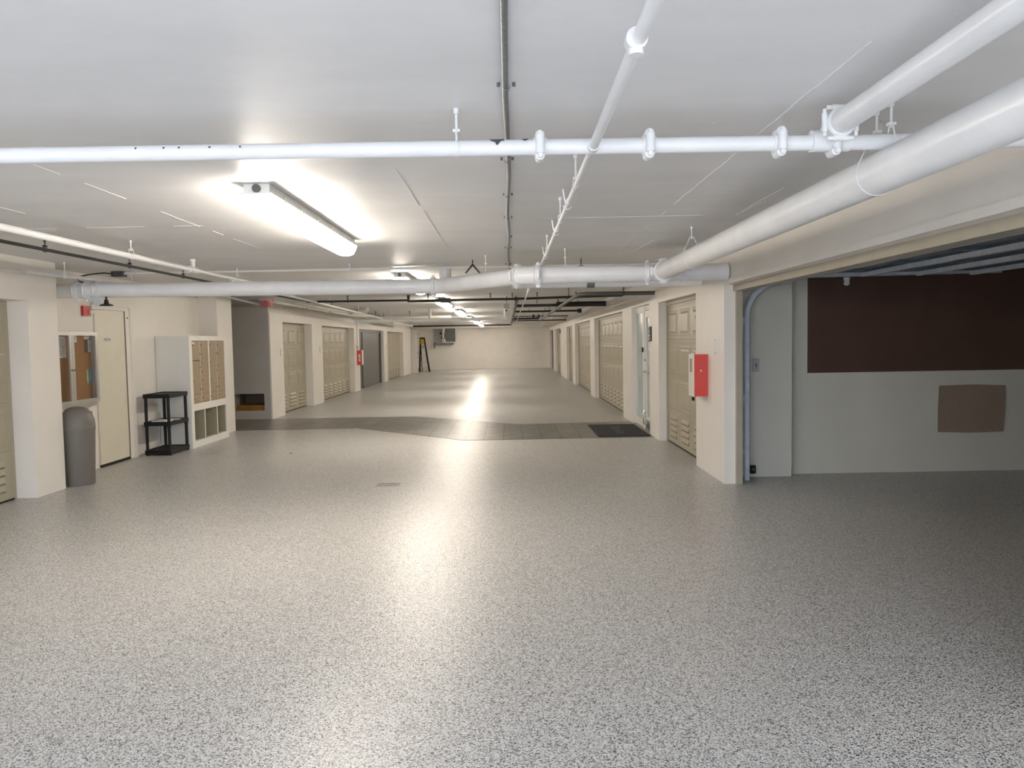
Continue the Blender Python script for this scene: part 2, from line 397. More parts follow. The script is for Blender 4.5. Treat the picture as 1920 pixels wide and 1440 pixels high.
# ------------------------------------------------------------------ sectional doors
ndoor = [0]
def garage_door(side, y0, y1, z1, cols, lcols, label, x=None, lock=False):
    ndoor[0] += 1
    s = -1 if side == 'R' else 1                     # outward normal direction along X
    x = x if x is not None else (XR + .13 if side == 'R' else XL - .17)
    root = bpy.data.objects.new('door_%d' % ndoor[0], None); C.objects.link(root); root.location = (x, (y0 + y1) / 2, 0)
    root['kind'] = 'structure'; root['label'] = label
    fw = .07
    MB().box(x - .02, x + .04 * -s + 0, y0, y0 + fw, 0, z1).box(x - .02, x - .04 * s, y1 - fw, y1, 0, z1).box(x - .02, x - .04 * s, y0, y1, z1 - .05, z1).build('door_frame', 'tanframe', root)
    a, e = y0 + fw, y1 - fw; zt = z1 - .05; hs = (zt - .02) / 4
    n = Vector((s, 0, 0)); u = Vector((0, 1, 0)); w = Vector((0, 0, 1))
    for k in range(4):
        za = .02 + hs * k; zb = za + hs - .003
        b = MB().box(x, x - .04 * s, a, e, za, zb)
        W = (e - a) / cols
        if k > 0:
            b.frustum((x, (a + e) / 2, zb - .035), u, w, n, (e - a) * .495, .012, .002, .004)
            for i in range(cols):
                c = (x, a + W * (i + .5), (za + zb) / 2 - .02)
                b.frustum(c, u, w, n, W * .41, hs * .36, .003, .012)
                b.frustum(Vector(c) + n * .003, u, w, n, W * .41 - .05, hs * .36 - .05, .003, .02)
                if k == 3:
                    b.frustum(Vector(c) + n * .003, u, w, n, W * .34, hs * .30, .010, .035)
        if k == 0:
            V = (e - a) / lcols; rows = 4
            for i in range(lcols):
                for j in range(rows):
                    yc = a + V * (i + .5); zc = za + .08 + (hs - .16) * (j + .5) / rows
                    hw_ = V * .31; hh = .026
                    p = [(x, yc - hw_, zc + hh), (x, yc - hw_, zc - hh), (x + .015 * s, yc - hw_ + .01, zc - hh)]
                    q = [(px, 2 * yc - py, pz) for px, py, pz in p]
                    b.add(p + q, [(0, 1, 2), (5, 4, 3), (0, 2, 5, 3), (1, 4, 5, 2), (0, 3, 4, 1)])
        b.build('door_section', 'tan', root)
        if k == 0:
            b = MB()
            for i in range(lcols):
                for j in range(rows):
                    yc = a + V * (i + .5); zc = za + .08 + (hs - .16) * (j + .5) / rows
                    b.box(x + .001 * s, x + .003 * s, yc - V * .31, yc + V * .31, zc - .046, zc - .0265)
            b.build('louvre_opening_shade', 'niche', root)  # dark strips stand in for the shade inside the louvre openings
    MB().box(x + .002 * s, x - .03 * s, a, e, .002, .02).build('bottom_seal', 'blackpl', root)
    if lock:
        MB().cyl((x, a + .32, 1.53), (x + .035 * s, a + .32, 1.53), .018).box(x, x + .02 * s, a + .30, a + .34, 1.46, 1.50).build('door_lock', 'chrome', root)
        MB().tube([(x + .01 * s, a + .35, 1.83), (x + .03 * s, a + .35, 1.80), (x + .03 * s, a + .35, 1.76)], .008).build('hook', 'tan', root)
    return root
garage_door('R', 9.16, 11.45, 2.06, 3, 3, 'tan sectional garage door nearest on the right, chrome lock', lock=True)
garage_door('R', 15.08, 20.1, 2.07, 7, 8, 'wide tan sectional door past the glazed entrance')
garage_door('R', 21.15, 26.0, 2.06, 6, 8, 'tan sectional door, third along the right wall')
garage_door('R', 27.1, 29.9, 2.03, 3, 4, 'narrow tan sectional door, fourth along the right wall')
garage_door('R', 33.4, 37.3, 2.05, 5, 5, 'tan sectional door under a small dark sign at the far right')
garage_door('L', 4.9, 7.85, 2.02, 4, 4, 'tan louvred garage door cut by the left edge')
garage_door('L', 16.7, 19.15, 2.02, 3, 3, 'narrow tan sectional door just past the shaded passage')
garage_door('L', 20.2, 24.35, 2.01, 6, 7, 'wide tan sectional door on the left wall')
garage_door('L', 30.95, 35.5, 1.99, 6, 6, 'far tan sectional door on the left beyond the dark door')

# dark grey door on the left
ndoor[0] += 1
r = bpy.data.objects.new('door_%d' % ndoor[0], None); C.objects.link(r); r.location = (XL - .16, 27.6, 0); struct(r, 'dark grey flush door behind the red box on the left')
MB().box(XL - .10, XL - .2, 25.2, 25.35, 0, 2.0).box(XL - .10, XL - .2, 29.75, 30.05, 0, 2.0).box(XL - .10, XL - .2, 25.2, 30.05, 1.9, 2.0).build('door_frame', 'greydoor', r)
MB().box(XL - .15, XL - .19, 25.35, 26.35, .02, 1.9).build('door_leaf', 'greydoor', r)
MB().box(XL - .13, XL - .19, 26.38, 29.75, .02, 1.9).build('door_leaf', mat('grey_leaf', (.10, .093, .087), .38, noise=.08), r)
# dark door at the far right
ndoor[0] += 1
r = bpy.data.objects.new('door_%d' % ndoor[0], None); C.objects.link(r); r.location = (XR + .15, 40.5, 0); struct(r, 'dark door at the far right corner')
MB().box(XR + .12, XR + .2, 38.9, 42.2, 0, 2.05).build('door_leaf', 'greydoor', r)
MB().cyl((XR + .12, 39.4, 1.72), (XR + .06, 39.4, 1.72), .05).build('door_closer', 'white', r)
# cream flush door in the alcove
ndoor[0] += 1
r = bpy.data.objects.new('door_%d' % ndoor[0], None); C.objects.link(r); r.location = (-5.25, 10.1, 0); struct(r, 'cream flush door beside the notice board')
MB().box(-5.245, -5.225, 10.52, 10.70, 0, 2.10).box(-5.245, -5.225, 9.70, 10.70, 2.02, 2.10).box(-5.225, -5.212, 10.63, 10.70, 0, 2.10).box(-5.225, -5.212, 9.7, 10.7, 2.075, 2.10).build('door_frame', 'wall', r)
MB().box(-5.248, -5.232, 9.76, 10.50, .035, 2.01).build('door_leaf', 'cream', r)
MB().box(-5.248, -5.226, 9.76, 10.50, .0, .035).build('door_sweep', 'blackpl', r)
MB().box(-5.23, -5.225, 10.50, 10.52, 0, 2.01).build('door_gap_shade', 'niche', r)  # solid dark strip standing in for shade between leaf and frame
MB().cyl((-5.226, 10.58, 1.93), (-5.220, 10.58, 1.93), .012).build('door_stop', 'ink', r)
MB().box(-5.232, -5.229, 9.94, 10.155, 1.612, 1.652).build('name_plate', 'paper', r)
text('plate_text', 'ROOM', 'ink', r, (-5.2285, 10.045, 1.632), (0, 1, 0), (0, 0, 1), .052, .0004)
# open white leaf at the far left
b = MB().box(-4.97, -4.56, 38.35, 38.40, .01, 2.06)
o = struct(b.build('door_13', 'whitewood', None, origin=(-4.76, 38.37, 0)), 'white door leaf standing open beside the ladder')
for z, dz in ((1.95, .05), (1.75, .03), (1.05, .06), (.95, .03), (.85, .03), (.76, .03), (.2, .05)):
    MB().box(-4.575, -4.545, 38.33, 38.352, z - dz, z + dz * .3).build('door_hardware', 'ink', o)

# glazed entrance on the right
ndoor[0] += 1
r = bpy.data.objects.new('door_14', None); C.objects.link(r); r.location = (2.3, 13.05, 0); struct(r, 'white framed glass entrance door with a side light, beside the black mat')
X0, X1 = 2.29, 2.34
MB().box(X0, X1, 13.85, 13.95, 0, 2.08).box(X0 - .02, X1, 12.95, 13.12, 0, 2.08).box(X0, X1, 12.2, 13.95, 2.0, 2.08).box(X0, X1, 13.1, 13.85, 0, .14).box(X0, X1, 13.1, 13.85, 1.97, 2.08).build('door_frame', 'whitewood', r)
MB().box(X0 + .015, X1 - .02, 13.12, 13.85, .14, 1.97).build('side_light', 'frost', r)
dl = MB().box(X0 - .01, X1 - .01, 12.84, 12.94, .02, 1.99).box(X0 - .01, X1 - .01, 12.2, 12.28, .02, 1.99).box(X0 - .01, X1 - .01, 12.2, 12.94, 1.88, 1.99).box(X0 - .01, X1 - .01, 12.2, 12.94, .02, .22).build('door_leaf', 'whitewood', r)
MB().box(X0 + .01, X1 - .02, 12.28, 12.84, .22, 1.88).build('door_pane', 'frost', r)
MB().box(X0 - .014, X0 + .0, 12.24, 12.9, .02, .17).build('kick_plate', 'chrome', r)
MB().tube([(X0 - .01, 12.86, .98), (X0 - .07, 12.86, .98), (X0 - .07, 12.3, .98), (X0 - .01, 12.3, .98)], .013, bend=.03).build('door_handle', 'chrome', r)
MB().cyl((X0 - .01, 12.89, 1.17), (X0 - .035, 12.89, 1.17), .02).build('door_lock', 'chrome', r)
MB().tube([(X0 - .02, 12.90, .33), (X0 - .05, 12.9, .3), (X0 - .05, 12.9, .12), (X0 - .03, 12.9, .08)], .012).build('door_holder', 'chrome', r)
MB().box(X0 - .045, X0 - .02, 13.03, 13.09, 1.30, 1.38).build('card_reader', 'blackpl', r, bevel=.004)

# ------------------------------------------------------------------ raised overhead door of the open garage
t = thing('overhead_door', 'grey steel sectional door rolled up under the garage ceiling', 'garage door', (4.0, 4.9, 2.2))
xs = [2.62 + i * .56 for i in range(5)]
for i in range(4):
    xa, xb = xs[i], xs[i + 1] - .01
    sec = MB().box(xa, xb, 2.9, 8.0, 2.20, 2.24).build('door_section', 'dsteel', t)
    b = MB()
    for xx in (xa, xb - .03): b.box(xx, xx + .03, 2.9, 8.0, 2.17, 2.20)
    for yy in (2.95, 3.95, 4.95, 5.95, 6.95, 7.85): b.box(xa, xb, yy, yy + .10, 2.172, 2.20)
    b.build('section_rib', 'dsteel', sec)
    c = MB()
    for q in (xb - .07,): c.box(q, q + .012, 2.9, 8.0, 2.135, 2.172).box(q, q + .05, 2.9, 8.0, 2.13, 2.136)
    c.build('strut', 'steel', sec)
    d = MB()
    for yy in (3.0, 4.0, 5.0, 6.0, 7.0, 7.9): d.box(xb - .04, xb + .06, yy - .03, yy + .03, 2.15, 2.172).cyl((xb + .0, yy - .04, 2.15), (xb + .0, yy + .04, 2.15), .016, 10)
    d.build('hinge', 'black', sec)
for yt in (8.16, 2.75):
    s_ = 1
    t = thing('door_track', 'galvanised steel track curving up inside the garage mouth' if yt > 5 else 'galvanised steel track at the near end of the garage mouth', 'door track', (2.52, yt, 0))
    path = [(2.515, yt, 0), (2.515, yt, 1.74)]
    for i in range(1, 9):
        a = PI / 2 * i / 8; path.append((2.515 + .36 * (1 - math.cos(a)), yt, 1.74 + .36 * math.sin(a)))
    path += [(2.98, yt, 2.115), (3.15, yt, 2.165), (5.2, yt, 2.185)]
    def channel(pts, wy0, wy1, th, off):
        b = MB()
        for i in range(len(pts) - 1):
            p, q = Vector(pts[i]), Vector(pts[i + 1]); d = (q - p).normalized(); nrm = Vector((-d.z, 0, d.x))
            b.extrude([p + nrm * off + Vector((0, wy0, 0)), q + nrm * off + Vector((0, wy0, 0)), q + nrm * off + Vector((0, wy1, 0)), p + nrm * off + Vector((0, wy1, 0))], nrm * th)
        return b
    b = channel(path, -.03, .03, .003, -.025)
    for wy in (-.03, .027):
        for i in range(len(path) - 1):
            p, q = Vector(path[i]), Vector(path[i + 1]); d = (q - p).normalized(); nrm = Vector((-d.z, 0, d.x))
            b.extrude([p - nrm * .025 + Vector((0, wy, 0)), q - nrm * .025 + Vector((0, wy, 0)), q + nrm * .025 + Vector((0, wy, 0)), p + nrm * .025 + Vector((0, wy, 0))], (0, .003, 0))
    b.build('rail', 'steel', t)
    for z in (.28, .85, 1.68): MB().box(2.46, 2.52, yt - .02, yt + .035, z, z + .06).build('bracket', 'steel', t)
    MB().box(2.72, 2.86, yt - .03, yt + .05, 2.11, 2.19).box(2.66, 2.72, yt - .01, yt + .03, 2.06, 2.12).build('roller', 'darkgrey', t)

# inside the side garage
o = MB().box(3.28, 8.1, 8.452, 8.468, 1.12, 2.30)
o.build('pegboard', 'peg', None, origin=(5.7, 8.46, 1.7)); tag(bpy.data.objects['pegboard'], 'dark brown hardboard panel on the upper garage wall', 'wall board')
pts = [(4.735, 8.455, .955), (5.1, 8.45, .962), (5.468, 8.455, .948), (5.462, 8.445, .70), (5.452, 8.455, .437), (5.09, 8.45, .430), (4.73, 8.455, .44), (4.722, 8.445, .7)]
o = MB().extrude(pts, (0, .008, 0)).build('cardboard_sheet', 'card', None, origin=(5.1, 8.46, .7)); tag(o, 'tan cardboard sheet stuck low on the garage wall', 'cardboard')
t = thing('wall_outlet', 'small grey outlet box inside the garage by the track', 'outlet', (2.66, 8.33, 1.22))
MB().box(2.63, 2.70, 8.31, 8.349, 1.15, 1.29).build('outlet_box', 'boxgrey', t, bevel=.003)
MB().box(2.66, 2.672, 8.308, 8.312, 1.20, 1.24).build('socket', 'ink', t)
MB().cyl((2.665, 8.335, 1.29), (2.665, 8.335, 2.44), .006, 8).build('cord', 'gwall', t)
t = thing('door_sensor', 'small black sensor low at the foot of the garage track', 'sensor', (2.64, 8.3, .05))
MB().box(2.60, 2.66, 8.29, 8.345, .04, .13).build('sensor_body', 'blackpl', t, bevel=.008)
MB().cyl((2.63, 8.29, .09), (2.63, 8.28, .09), .015).build('sensor_lens', 'ink', t)
t = thing('lamp_holder', 'small white lamp holder at the top of the brown hardboard', 'lamp', (3.68, 8.4, 2.1))
MB().cyl((3.68, 8.4, 2.16), (3.68, 8.4, 2.45), .012).cyl((3.68, 8.4, 2.12), (3.68, 8.4, 2.17), .035).build('holder', 'white', t)
MB().lathe([(.005, -.045), (.028, -.035), (.032, -.01), (.02, .015)], (3.68, 8.4, 2.11), 16).build('bulb', 'white', t)

# ------------------------------------------------------------------ ceiling light fixtures
def fixture(Y, label):
    x = -1.425; y0, y1 = Y, Y + 2.42
    t = thing('ceiling_light', label, 'ceiling light', (x, Y + 1.2, H), 'fluorescent strip lights in a row along the ceiling')
    MB().box(x - .075, x + .075, y0, y1, H - .058, H).build('housing', 'white', t, bevel=.004)
    pr = [(-.092, 0), (.092, 0), (.090, -.03), (.068, -.075), (.03, -.088), (-.03, -.088), (-.068, -.075), (-.090, -.03)]
    b = MB(); z = H - .062
    ends = [(y0 - .015, .80, -.0), (y0 + .03, 1.0, 0), (y1 - .03, 1.0, 0), (y1 + .015, .80, 0)]
    vs = []
    for yy, k, _ in ends: vs += [(x + px * (k if pz < -.01 else 1), yy, z + pz * k) for px, pz in pr]
    n = len(pr); fs = [tuple(range(n)), tuple(range(3 * n, 4 * n))]
    for i in range(3): fs += [(i * n + k, i * n + (k + 1) % n, (i + 1) * n + (k + 1) % n, (i + 1) * n + k) for k in range(n)]
    b.add(vs, fs).build('diffuser', 'lamp', t)
    MB().box(x - .096, x + .096, y0 - .02, y1 + .02, H - .064, H - .056).build('rim', 'white', t)
    MB().cyl((x, y0, H - .03), (x, y0 - .012, H - .03), .024, 18).build('end_knob', 'ink', t)
    for i in range(6):
        yy = y0 + .2 + i * .4
        for sx in (-1, 1): MB().box(x + sx * .092, x + sx * .101, yy, yy + .03, H - .075, H - .045).build('clip', 'alu', t)
FL = ['near fluorescent strip light, the largest, on the left ceiling', 'fluorescent strip light partly hidden behind the wide white cross pipe', 'third strip light along, hanging just beyond the thin black cross pipe',
      'fourth strip light along the row', 'fifth strip light along the row', 'sixth strip light along, small and distant', 'last tiny strip light near the far wall']
for i, l in enumerate(FL): fixture(4.44 + 5.72 * i if i else 4.44, l)

# ------------------------------------------------------------------ pipes
def rod_hanger(parent, x, y, z, r, axis='Y', m='pipe', zt=H, loop=True, rod=.0055):
    """ceiling rod with a strap loop round a pipe running along axis"""
    b = MB(); zb = z + r * 2.0 + .01
    b.cyl((x, y, zb - .02), (x, y, zt), rod, 8); b.cyl((x, y, zt - .02), (x, y, zt), rod * 2, 8)
    if loop:
        a = .45; b.arcband((x, y, z), r + .001, PI - a, 2 * PI + a, .018, .003, axis)
        e = Vector((1, 0, 0)) if axis == 'Y' else Vector((0, 1, 0))
        for s in (-1, 1):
            p = Vector((x, y, z)) + e * s * (r + .002) * math.cos(a) + Vector((0, 0, (r + .002) * math.sin(a)))
            q = Vector((x, y, zb)) + e * s * .012
            b.cyl(p, q, .0035, 6)
    b.box(x - .014, x + .014, y - .014, y + .014, zb - .012, zb)
    return b.build('hanger', m, parent)
def coupling(parent, x, y, z, r, axis='X', wid=.055, m='pipe', bolts=True, ang=0.0):
    d = Vector((1, 0, 0)) if axis == 'X' else Vector((0, 1, 0))
    if ang: d = Vector((math.cos(ang), math.sin(ang), 0))
    p = Vector((x, y, z)); b = MB()
    b.cyl(p - d * wid / 2, p + d * wid / 2, r * 1.17, 24); b.cyl(p - d * wid * .32, p + d * wid * .32, r * 1.24, 24)
    if bolts:
        e = Vector((-d.y, d.x, 0)); 
        for s in (-1, 1):
            q = p + e * s * r * 1.35
            b.cyl(q - Vector((0, 0, .035)), q + Vector((0, 0, .035)), wid * .33, 10); b.cyl(q - Vector((0, 0, .052)), q + Vector((0, 0, .052)), .008, 8)
        for s in (-1, 1):
            q = p + Vector((0, 0, s * r * 1.3))
            b.cyl(q - e * .03, q + e * .03, wid * .34, 10); b.cyl(q - e * .05, q + e * .05, .009, 8)
    return b.build('coupling', m, parent)
PG = 'white painted pipes under the ceiling'

# near cross pipe
t = thing('pipe_run', 'near white cross pipe with a dark paint chip, spanning the whole ceiling', 'pipe', (0, 3.1, 2.30))
MB().tube([(-4.88, 3.1, 2.297), (2.21, 3.1, 2.294)], .0305, 24).build('pipe', 'pipe', t)
for x in (.134, .566, 1.085, 1.30): coupling(t, x, 3.1, 2.297, .0305)
for x in (-.195, 1.53): rod_hanger(t, x, 3.1, 2.297, .0305, 'X')
def patch(poly, z=2.2975, y=3.1, r=.0309):
    b = MB(); n = len(poly); vs = []
    for x, a in poly: vs.append((x, y - r * math.cos(a), z + r * math.sin(a)))
    cx = sum(p[0] for p in poly) / n; ca = sum(p[1] for p in poly) / n
    vs.append((cx, y - (r + .0006) * math.cos(ca), z + (r + .0006) * math.sin(ca)))
    b.add(vs, [(i, (i + 1) % n, n) for i in range(n)]); return b.build('bare_patch', 'chip', t)
patch([(-.066, 1.15), (-.008, 1.2), (-.006, .75), (-.02, .6), (-.027, .25), (-.034, .0), (-.04, .15), (-.042, .45), (-.055, .6), (-.063, .9)])
patch([(.064, 1.15), (.088, 1.2), (.088, .9), (.077, .6), (.066, .75)])
for x in (-1.46, -1.35, -1.29, -1.17, -1.05): patch([(x, .5), (x + .008, .55), (x + .010, .3), (x + .003, .25)])

# branch running to the camera on the right (80 mm)
t = thing('pipe_run', 'white pipe running toward the camera above the fat one at upper right', 'pipe', (1.28, 1, 2.35))
MB().tube([(1.275, -.95, 2.352), (1.285, 3.03, 2.345)], .0445, 28).build('pipe', 'pipe', t)
b = MB().cyl((1.21, 3.1, 2.30), (1.36, 3.1, 2.30), .042, 24).cyl((1.285, 3.03, 2.345), (1.285, 3.10, 2.31), .05, 24)
b.build('tee', 'pipe', t)
coupling(t, 1.285, 3.0, 2.345, .0445, 'Y', .035)

# fat pipe along the right header
t = thing('pipe_run', 'fattest white pipe running along the right header toward the camera', 'pipe', (1.53, 3, 2.19))
MB().tube([(1.53, -.95, 2.19), (1.53, 7.72, 2.19)], .084, 36).build('pipe', 'pipe', t)
coupling(t, 1.53, 7.62, 2.19, .084, 'Y', .07)
for y in (6.44, 3.22): rod_hanger(t, 1.53, y, 2.19, .084, 'Y')

# wide cross pipe with the offset
t = thing('pipe_run', 'wide white cross pipe with a stepped bend, crossing the middle ceiling', 'pipe', (0, 8.4, 2.19))
MB().tube([(-5.24, 8.95, 2.19), (-.80, 8.95, 2.175), (.18, 7.8, 2.185), (2.21, 7.8, 2.19)], .084, 32, bend=.14).build('pipe', 'pipe', t)
coupling(t, -.87, 8.95, 2.175, .084, 'X', .06); coupling(t, .10, 7.89, 2.184, .084, 'X', .05, ang=-.86); coupling(t, .30, 7.8, 2.186, .084, 'X', .06)
coupling(t, 1.40, 7.8, 2.189, .084, 'X', .05); coupling(t, 1.76, 7.8, 2.19, .084, 'X', .05)
for x in (-4.98, -4.86, -4.74): coupling(t, x, 8.95, 2.19, .084, 'X', .055)
MB().cyl((.12, 7.85, 2.185), (.28, 7.8, 2.185), .092, 28).build('elbow', 'pipe', t)
for x, y in ((-1.83, 8.95), (.575, 7.8), (-.24, 8.3)): rod_hanger(t, x, y, 2.185, .084, 'X')
MB().cyl((-.775, 9.5, 2.20), (-.775, 9.5, H), .078, 24).cyl((-.775, 8.95, 2.175), (-.775, 9.55, 2.2), .078, 24).build('riser', 'pipe', t)
MB().extrude([(-4.79, 8.86, 2.12), (-4.70, 8.86, 2.12), (-4.65, 8.86, 2.01), (-4.73, 8.86, 2.00)], (0, .01, 0)).build('bracket', 'steel', t)
MB().cyl((-.40, 8.75, 2.39), (-.40, 8.75, H), .006, 8).extrude([(-.49, 8.74, 2.30), (-.47, 8.74, 2.30), (-.385, 8.74, 2.395), (-.41, 8.74, 2.40)], (0, .02, 0)).extrude([(-.31, 8.74, 2.30), (-.33, 8.74, 2.30), (-.415, 8.74, 2.395), (-.39, 8.74, 2.40)], (0, .02, 0)).build('hanger', 'black', t)

# lesser pipe behind the right half
t = thing('pipe_run', 'white pipe tucked low behind the right half of the wide cross pipe', 'pipe', (1.2, 8.9, 2.175))
MB().tube([(.04, 8.9, 2.18), (2.23, 8.9, 2.172)], .05, 24).build('pipe', 'pipe', t)
MB().cyl((.90, 8.9, 2.176), (.99, 8.9, 2.176), .054, 24).build('clamp', 'conduit', t)
MB().cyl((.83, 8.8, 2.36), (.83, 8.8, H), .006, 8).box(.80, .86, 8.78, 8.82, 2.33, 2.37).build('hanger', 'darkgrey', t)

# thin white branch pipe running the length
t = thing('pipe_run', 'slim white sprinkler pipe running down the ceiling just right of the grey conduit', 'pipe', (.34, 10, 2.29))
MB().tube([(.335, -.95, 2.287), (.342, 3.08, 2.285)], .0185, 18).cyl((.342, 3.04, 2.286), (.342, 3.085, 2.286), .023, 18).build('pipe', 'pipe', t)
MB().tube([(.345, 3.1, 2.297), (.343, 7.1, 2.30), (.31, 12, 2.30), (.30, 31, 2.30)], .0135, 12).build('pipe', 'pipe', t)
for y in (3.88, 5.03, 6.78, 9.4, 12.5, 16): rod_hanger(t, .345 if y < 8 else .31, y, 2.30, .0135, 'Y')
MB().cyl((.335, 1.98, 2.287), (.335, 2.02, 2.287), .028, 16).cyl((.335, 2.0, 2.25), (.335, 2.0, 2.287), .02, 12).build('coupling', 'pipe', t)
b = MB()
for y in (4.35, 5.45, 7.0): b.cyl((.343, y - .03, 2.30), (.343, y + .03, 2.30), .018, 12).cyl((.325, y, 2.30), (.315, y, 2.37), .005, 6).arcband((.343, y + .08, 2.295), .022, PI, 1.9 * PI, .006, .003)
b.build('clamp', 'pipe', t)

# grey conduit
t = thing('conduit_run', 'grey electrical conduit clipped straight down the middle of the ceiling', 'conduit', (0, 4, 2.43))
pts = [(0, -.95, H - .013), (0, 2.9, H - .013)]
for i, y in enumerate((3.6, 4.3, 5.0, 5.6, 6.4, 7.0, 7.8, 8.6, 9.3, 11.0)): pts.append((.004 + .006 * math.sin(i * 1.7) + .004, y, H - .013))
MB().tube(pts, .0115, 14).build('pipe', 'conduit', t)
for y in (1.2, 2.8, 3.92, 4.86, 5.75, 6.8, 7.6, 9.2): 
    MB().arcband((.004, y, H - .013), .0125, PI, 2 * PI, .014, .002).cyl((-.024, y, H), (-.024, y, H - .014), .006, 8).cyl((.032, y, H), (.032, y, H - .014), .006, 8).build('clip', 'conduit', t)
t = thing('conduit_run', 'thin pale conduit crossing the ceiling just before the second light', 'conduit', (-1, 9.4, 2.43))
MB().tube([(-4.66, 9.4, 2.425), (2.2, 9.4, 2.432)], .014, 12).build('pipe', 'pipe', t)
for x in (-3.75, -2.4, -1.0, 1.1): MB().cyl((x, 9.4, 2.43), (x, 9.4, H), .008, 8).arcband((x, 9.4, 2.43), .0145, PI, 2 * PI, .012, .002, 'X').build('clip', 'pipe', t)

# left long pipes
t = thing('pipe_run', 'white pipe running away along the left ceiling above the black line', 'pipe', (-3.25, 6, 2.315))
MB().tube([(-3.25, -.95, 2.315), (-3.25, 8.0, 2.315)], .025, 18).build('pipe', 'pipe', t)
MB().tube([(-3.245, 8.0, 2.315), (-3.22, 10.2, 2.315)], .019, 16).build('pipe', 'pipe', t)
MB().cyl((-3.25, 7.9, 2.315), (-3.25, 8.1, 2.315), .034, 18).cyl((-3.25, 8.0, 2.315), (-3.25, 8.0, 2.40), .022, 14).cyl((-3.25, 8.0, 2.40), (-3.25, 8.0, 2.425), .03, 14).cyl((-3.25, 8.0, 2.315), (-3.36, 8.0, 2.33), .015, 12).build('valve', 'pipe', t)
MB().tube([(-3.36, 8.0, 2.33), (-3.5, 8.1, 2.38), (-4.5, 9.2, 2.41)], .008, 8).build('feed_line', 'pipe', t)
for y in (1.5, 4.1, 6.7, 9.3): rod_hanger(t, -3.25, y, 2.315, .026, 'Y')
t = thing('pipe_run', 'thin white pipe slanting away beyond the wide cross pipe at left', 'pipe', (-3.7, 18, 2.3))
MB().tube([(-3.66, 10.2, 2.38), (-3.70, 13.3, 2.35), (-3.70, 19.5, 2.28), (-3.72, 27, 2.18)], .022, 14).build('pipe', 'pipe', t)
for y, z in ((13, 2.353), (16, 2.32), (19, 2.285), (22.5, 2.24), (25, 2.21)): rod_hanger(t, -3.70, y, z, .022, 'Y')

t = thing('pipe_run', 'black gas line running away along the left ceiling', 'pipe', (-3.9, 8, 2.36))
MB().tube([(-3.9, -.95, 2.36), (-3.88, 9.4, 2.36), (-3.93, 13.2, 2.36), (-3.9, 19.2, 2.36), (-3.9, 31, 2.34)], .0145, 12).build('pipe', 'black', t)
for y in (3.5, 6.55, 8.0, 9.3, 11.5, 14, 17, 20, 24): rod_hanger(t, -3.9, y, 2.36, .0145, 'Y', 'black', rod=.005)
t = thing('pipe_run', 'thin black cross pipe with an upright drop, beyond the wide white pipe', 'pipe', (-1, 14.9, 2.33))
MB().tube([(-3.88, 14.9, 2.345), (-1.93, 14.9, 2.343)], .02, 12).tube([(-1.93, 14.9, 2.44), (-1.93, 14.9, 2.325), (-1.2, 14.9, 2.325)], .03, 14).tube([(-1.2, 14.9, 2.33), (.1, 14.9, 2.335), (2.2, 14.9, 2.37)], .024, 12).build('pipe', 'black', t)
MB().cyl((-1.32, 14.9, 2.327), (-1.12, 14.9, 2.328), .045, 12).build('union', 'darkgrey', t)
for x in (-3.1, -1.55, -.35, .07, .55, 1.3): rod_hanger(t, x, 14.9, 2.34, .022, 'X', 'black', rod=.008)
t = thing('pipe_run', 'black pipe entering the right wall and turning away down the hall', 'pipe', (1.1, 14, 2.22))
MB().tube([(2.23, 11.75, 2.22), (1.06, 11.75, 2.222), (1.05, 25.6, 2.215)], .031, 18, bend=.3).build('pipe', 'darkgrey', t)
for x, y in ((1.75, 11.75),): rod_hanger(t, x, y, 2.22, .031, 'X', 'black')
for y in (13.5, 16.5, 20, 24): rod_hanger(t, 1.05, y, 2.22, .031, 'Y', 'black')
t = thing('pipe_run', 'thick black cross pipe, second of the stack at right', 'pipe', (1.2, 17.8, 2.33))
MB().tube([(.15, 17.9, 2.335), (1.2, 17.8, 2.335)], .033, 16).tube([(1.1, 17.8, 2.34), (1.3, 17.8, 2.35), (2.25, 17.8, 2.35)], .06, 18).build('pipe', 'black', t)
for x in (.65, 1.15, 1.6): rod_hanger(t, x, 17.85, 2.34, .035, 'X', 'black')
t = thing('pipe_run', 'thin black cross pipe with a capped end, third of the stack at right', 'pipe', (1, 22.5, 2.38))
MB().tube([(.15, 22.5, 2.375), (2.1, 22.5, 2.375)], .028, 14).cyl((2.0, 22.5, 2.37), (2.12, 22.5, 2.37), .06, 12).build('pipe', 'black', t)
for x in (.6, 1.05, 1.5): rod_hanger(t, x, 22.5, 2.375, .028, 'X', 'black')
t = thing('pipe_run', 'small black pipe with two upright stubs near the far ceiling', 'pipe', (.6, 27.2, 2.3))
MB().tube([(.1, 27.2, 2.30), (1.05, 27.2, 2.30)], .035, 12).tube([(.86, 27.2, 2.30), (.86, 27.2, 2.44)], .035, 12).tube([(1.05, 27.2, 2.30), (1.05, 27.2, 2.43)], .035, 12).build('pipe', 'black', t)
t = thing('pipe_run', 'upper of two hair-thin black cross pipes far down at right', 'pipe', (1, 28.6, 2.42))
MB().tube([(.1, 28.6, 2.42), (2.2, 28.6, 2.42)], .018, 10).build('pipe', 'black', t)
t = thing('pipe_run', 'lower of two hair-thin black cross pipes far down at right', 'pipe', (1, 29.8, 2.3))
MB().tube([(.1, 29.8, 2.30), (2.2, 29.8, 2.30)], .022, 10).build('pipe', 'black', t)
for x in (.7, 1.3): rod_hanger(t, x, 29.8, 2.30, .022, 'X', 'black')
t = thing('pipe_run', 'dark grey pipe running away down the ceiling centre line', 'pipe', (.13, 27, 2.33))
MB().tube([(.15, 14.95, 2.33), (.12, 28, 2.33), (.10, 39.9, 2.35)], .045, 14).build('pipe', 'darkgrey', t)
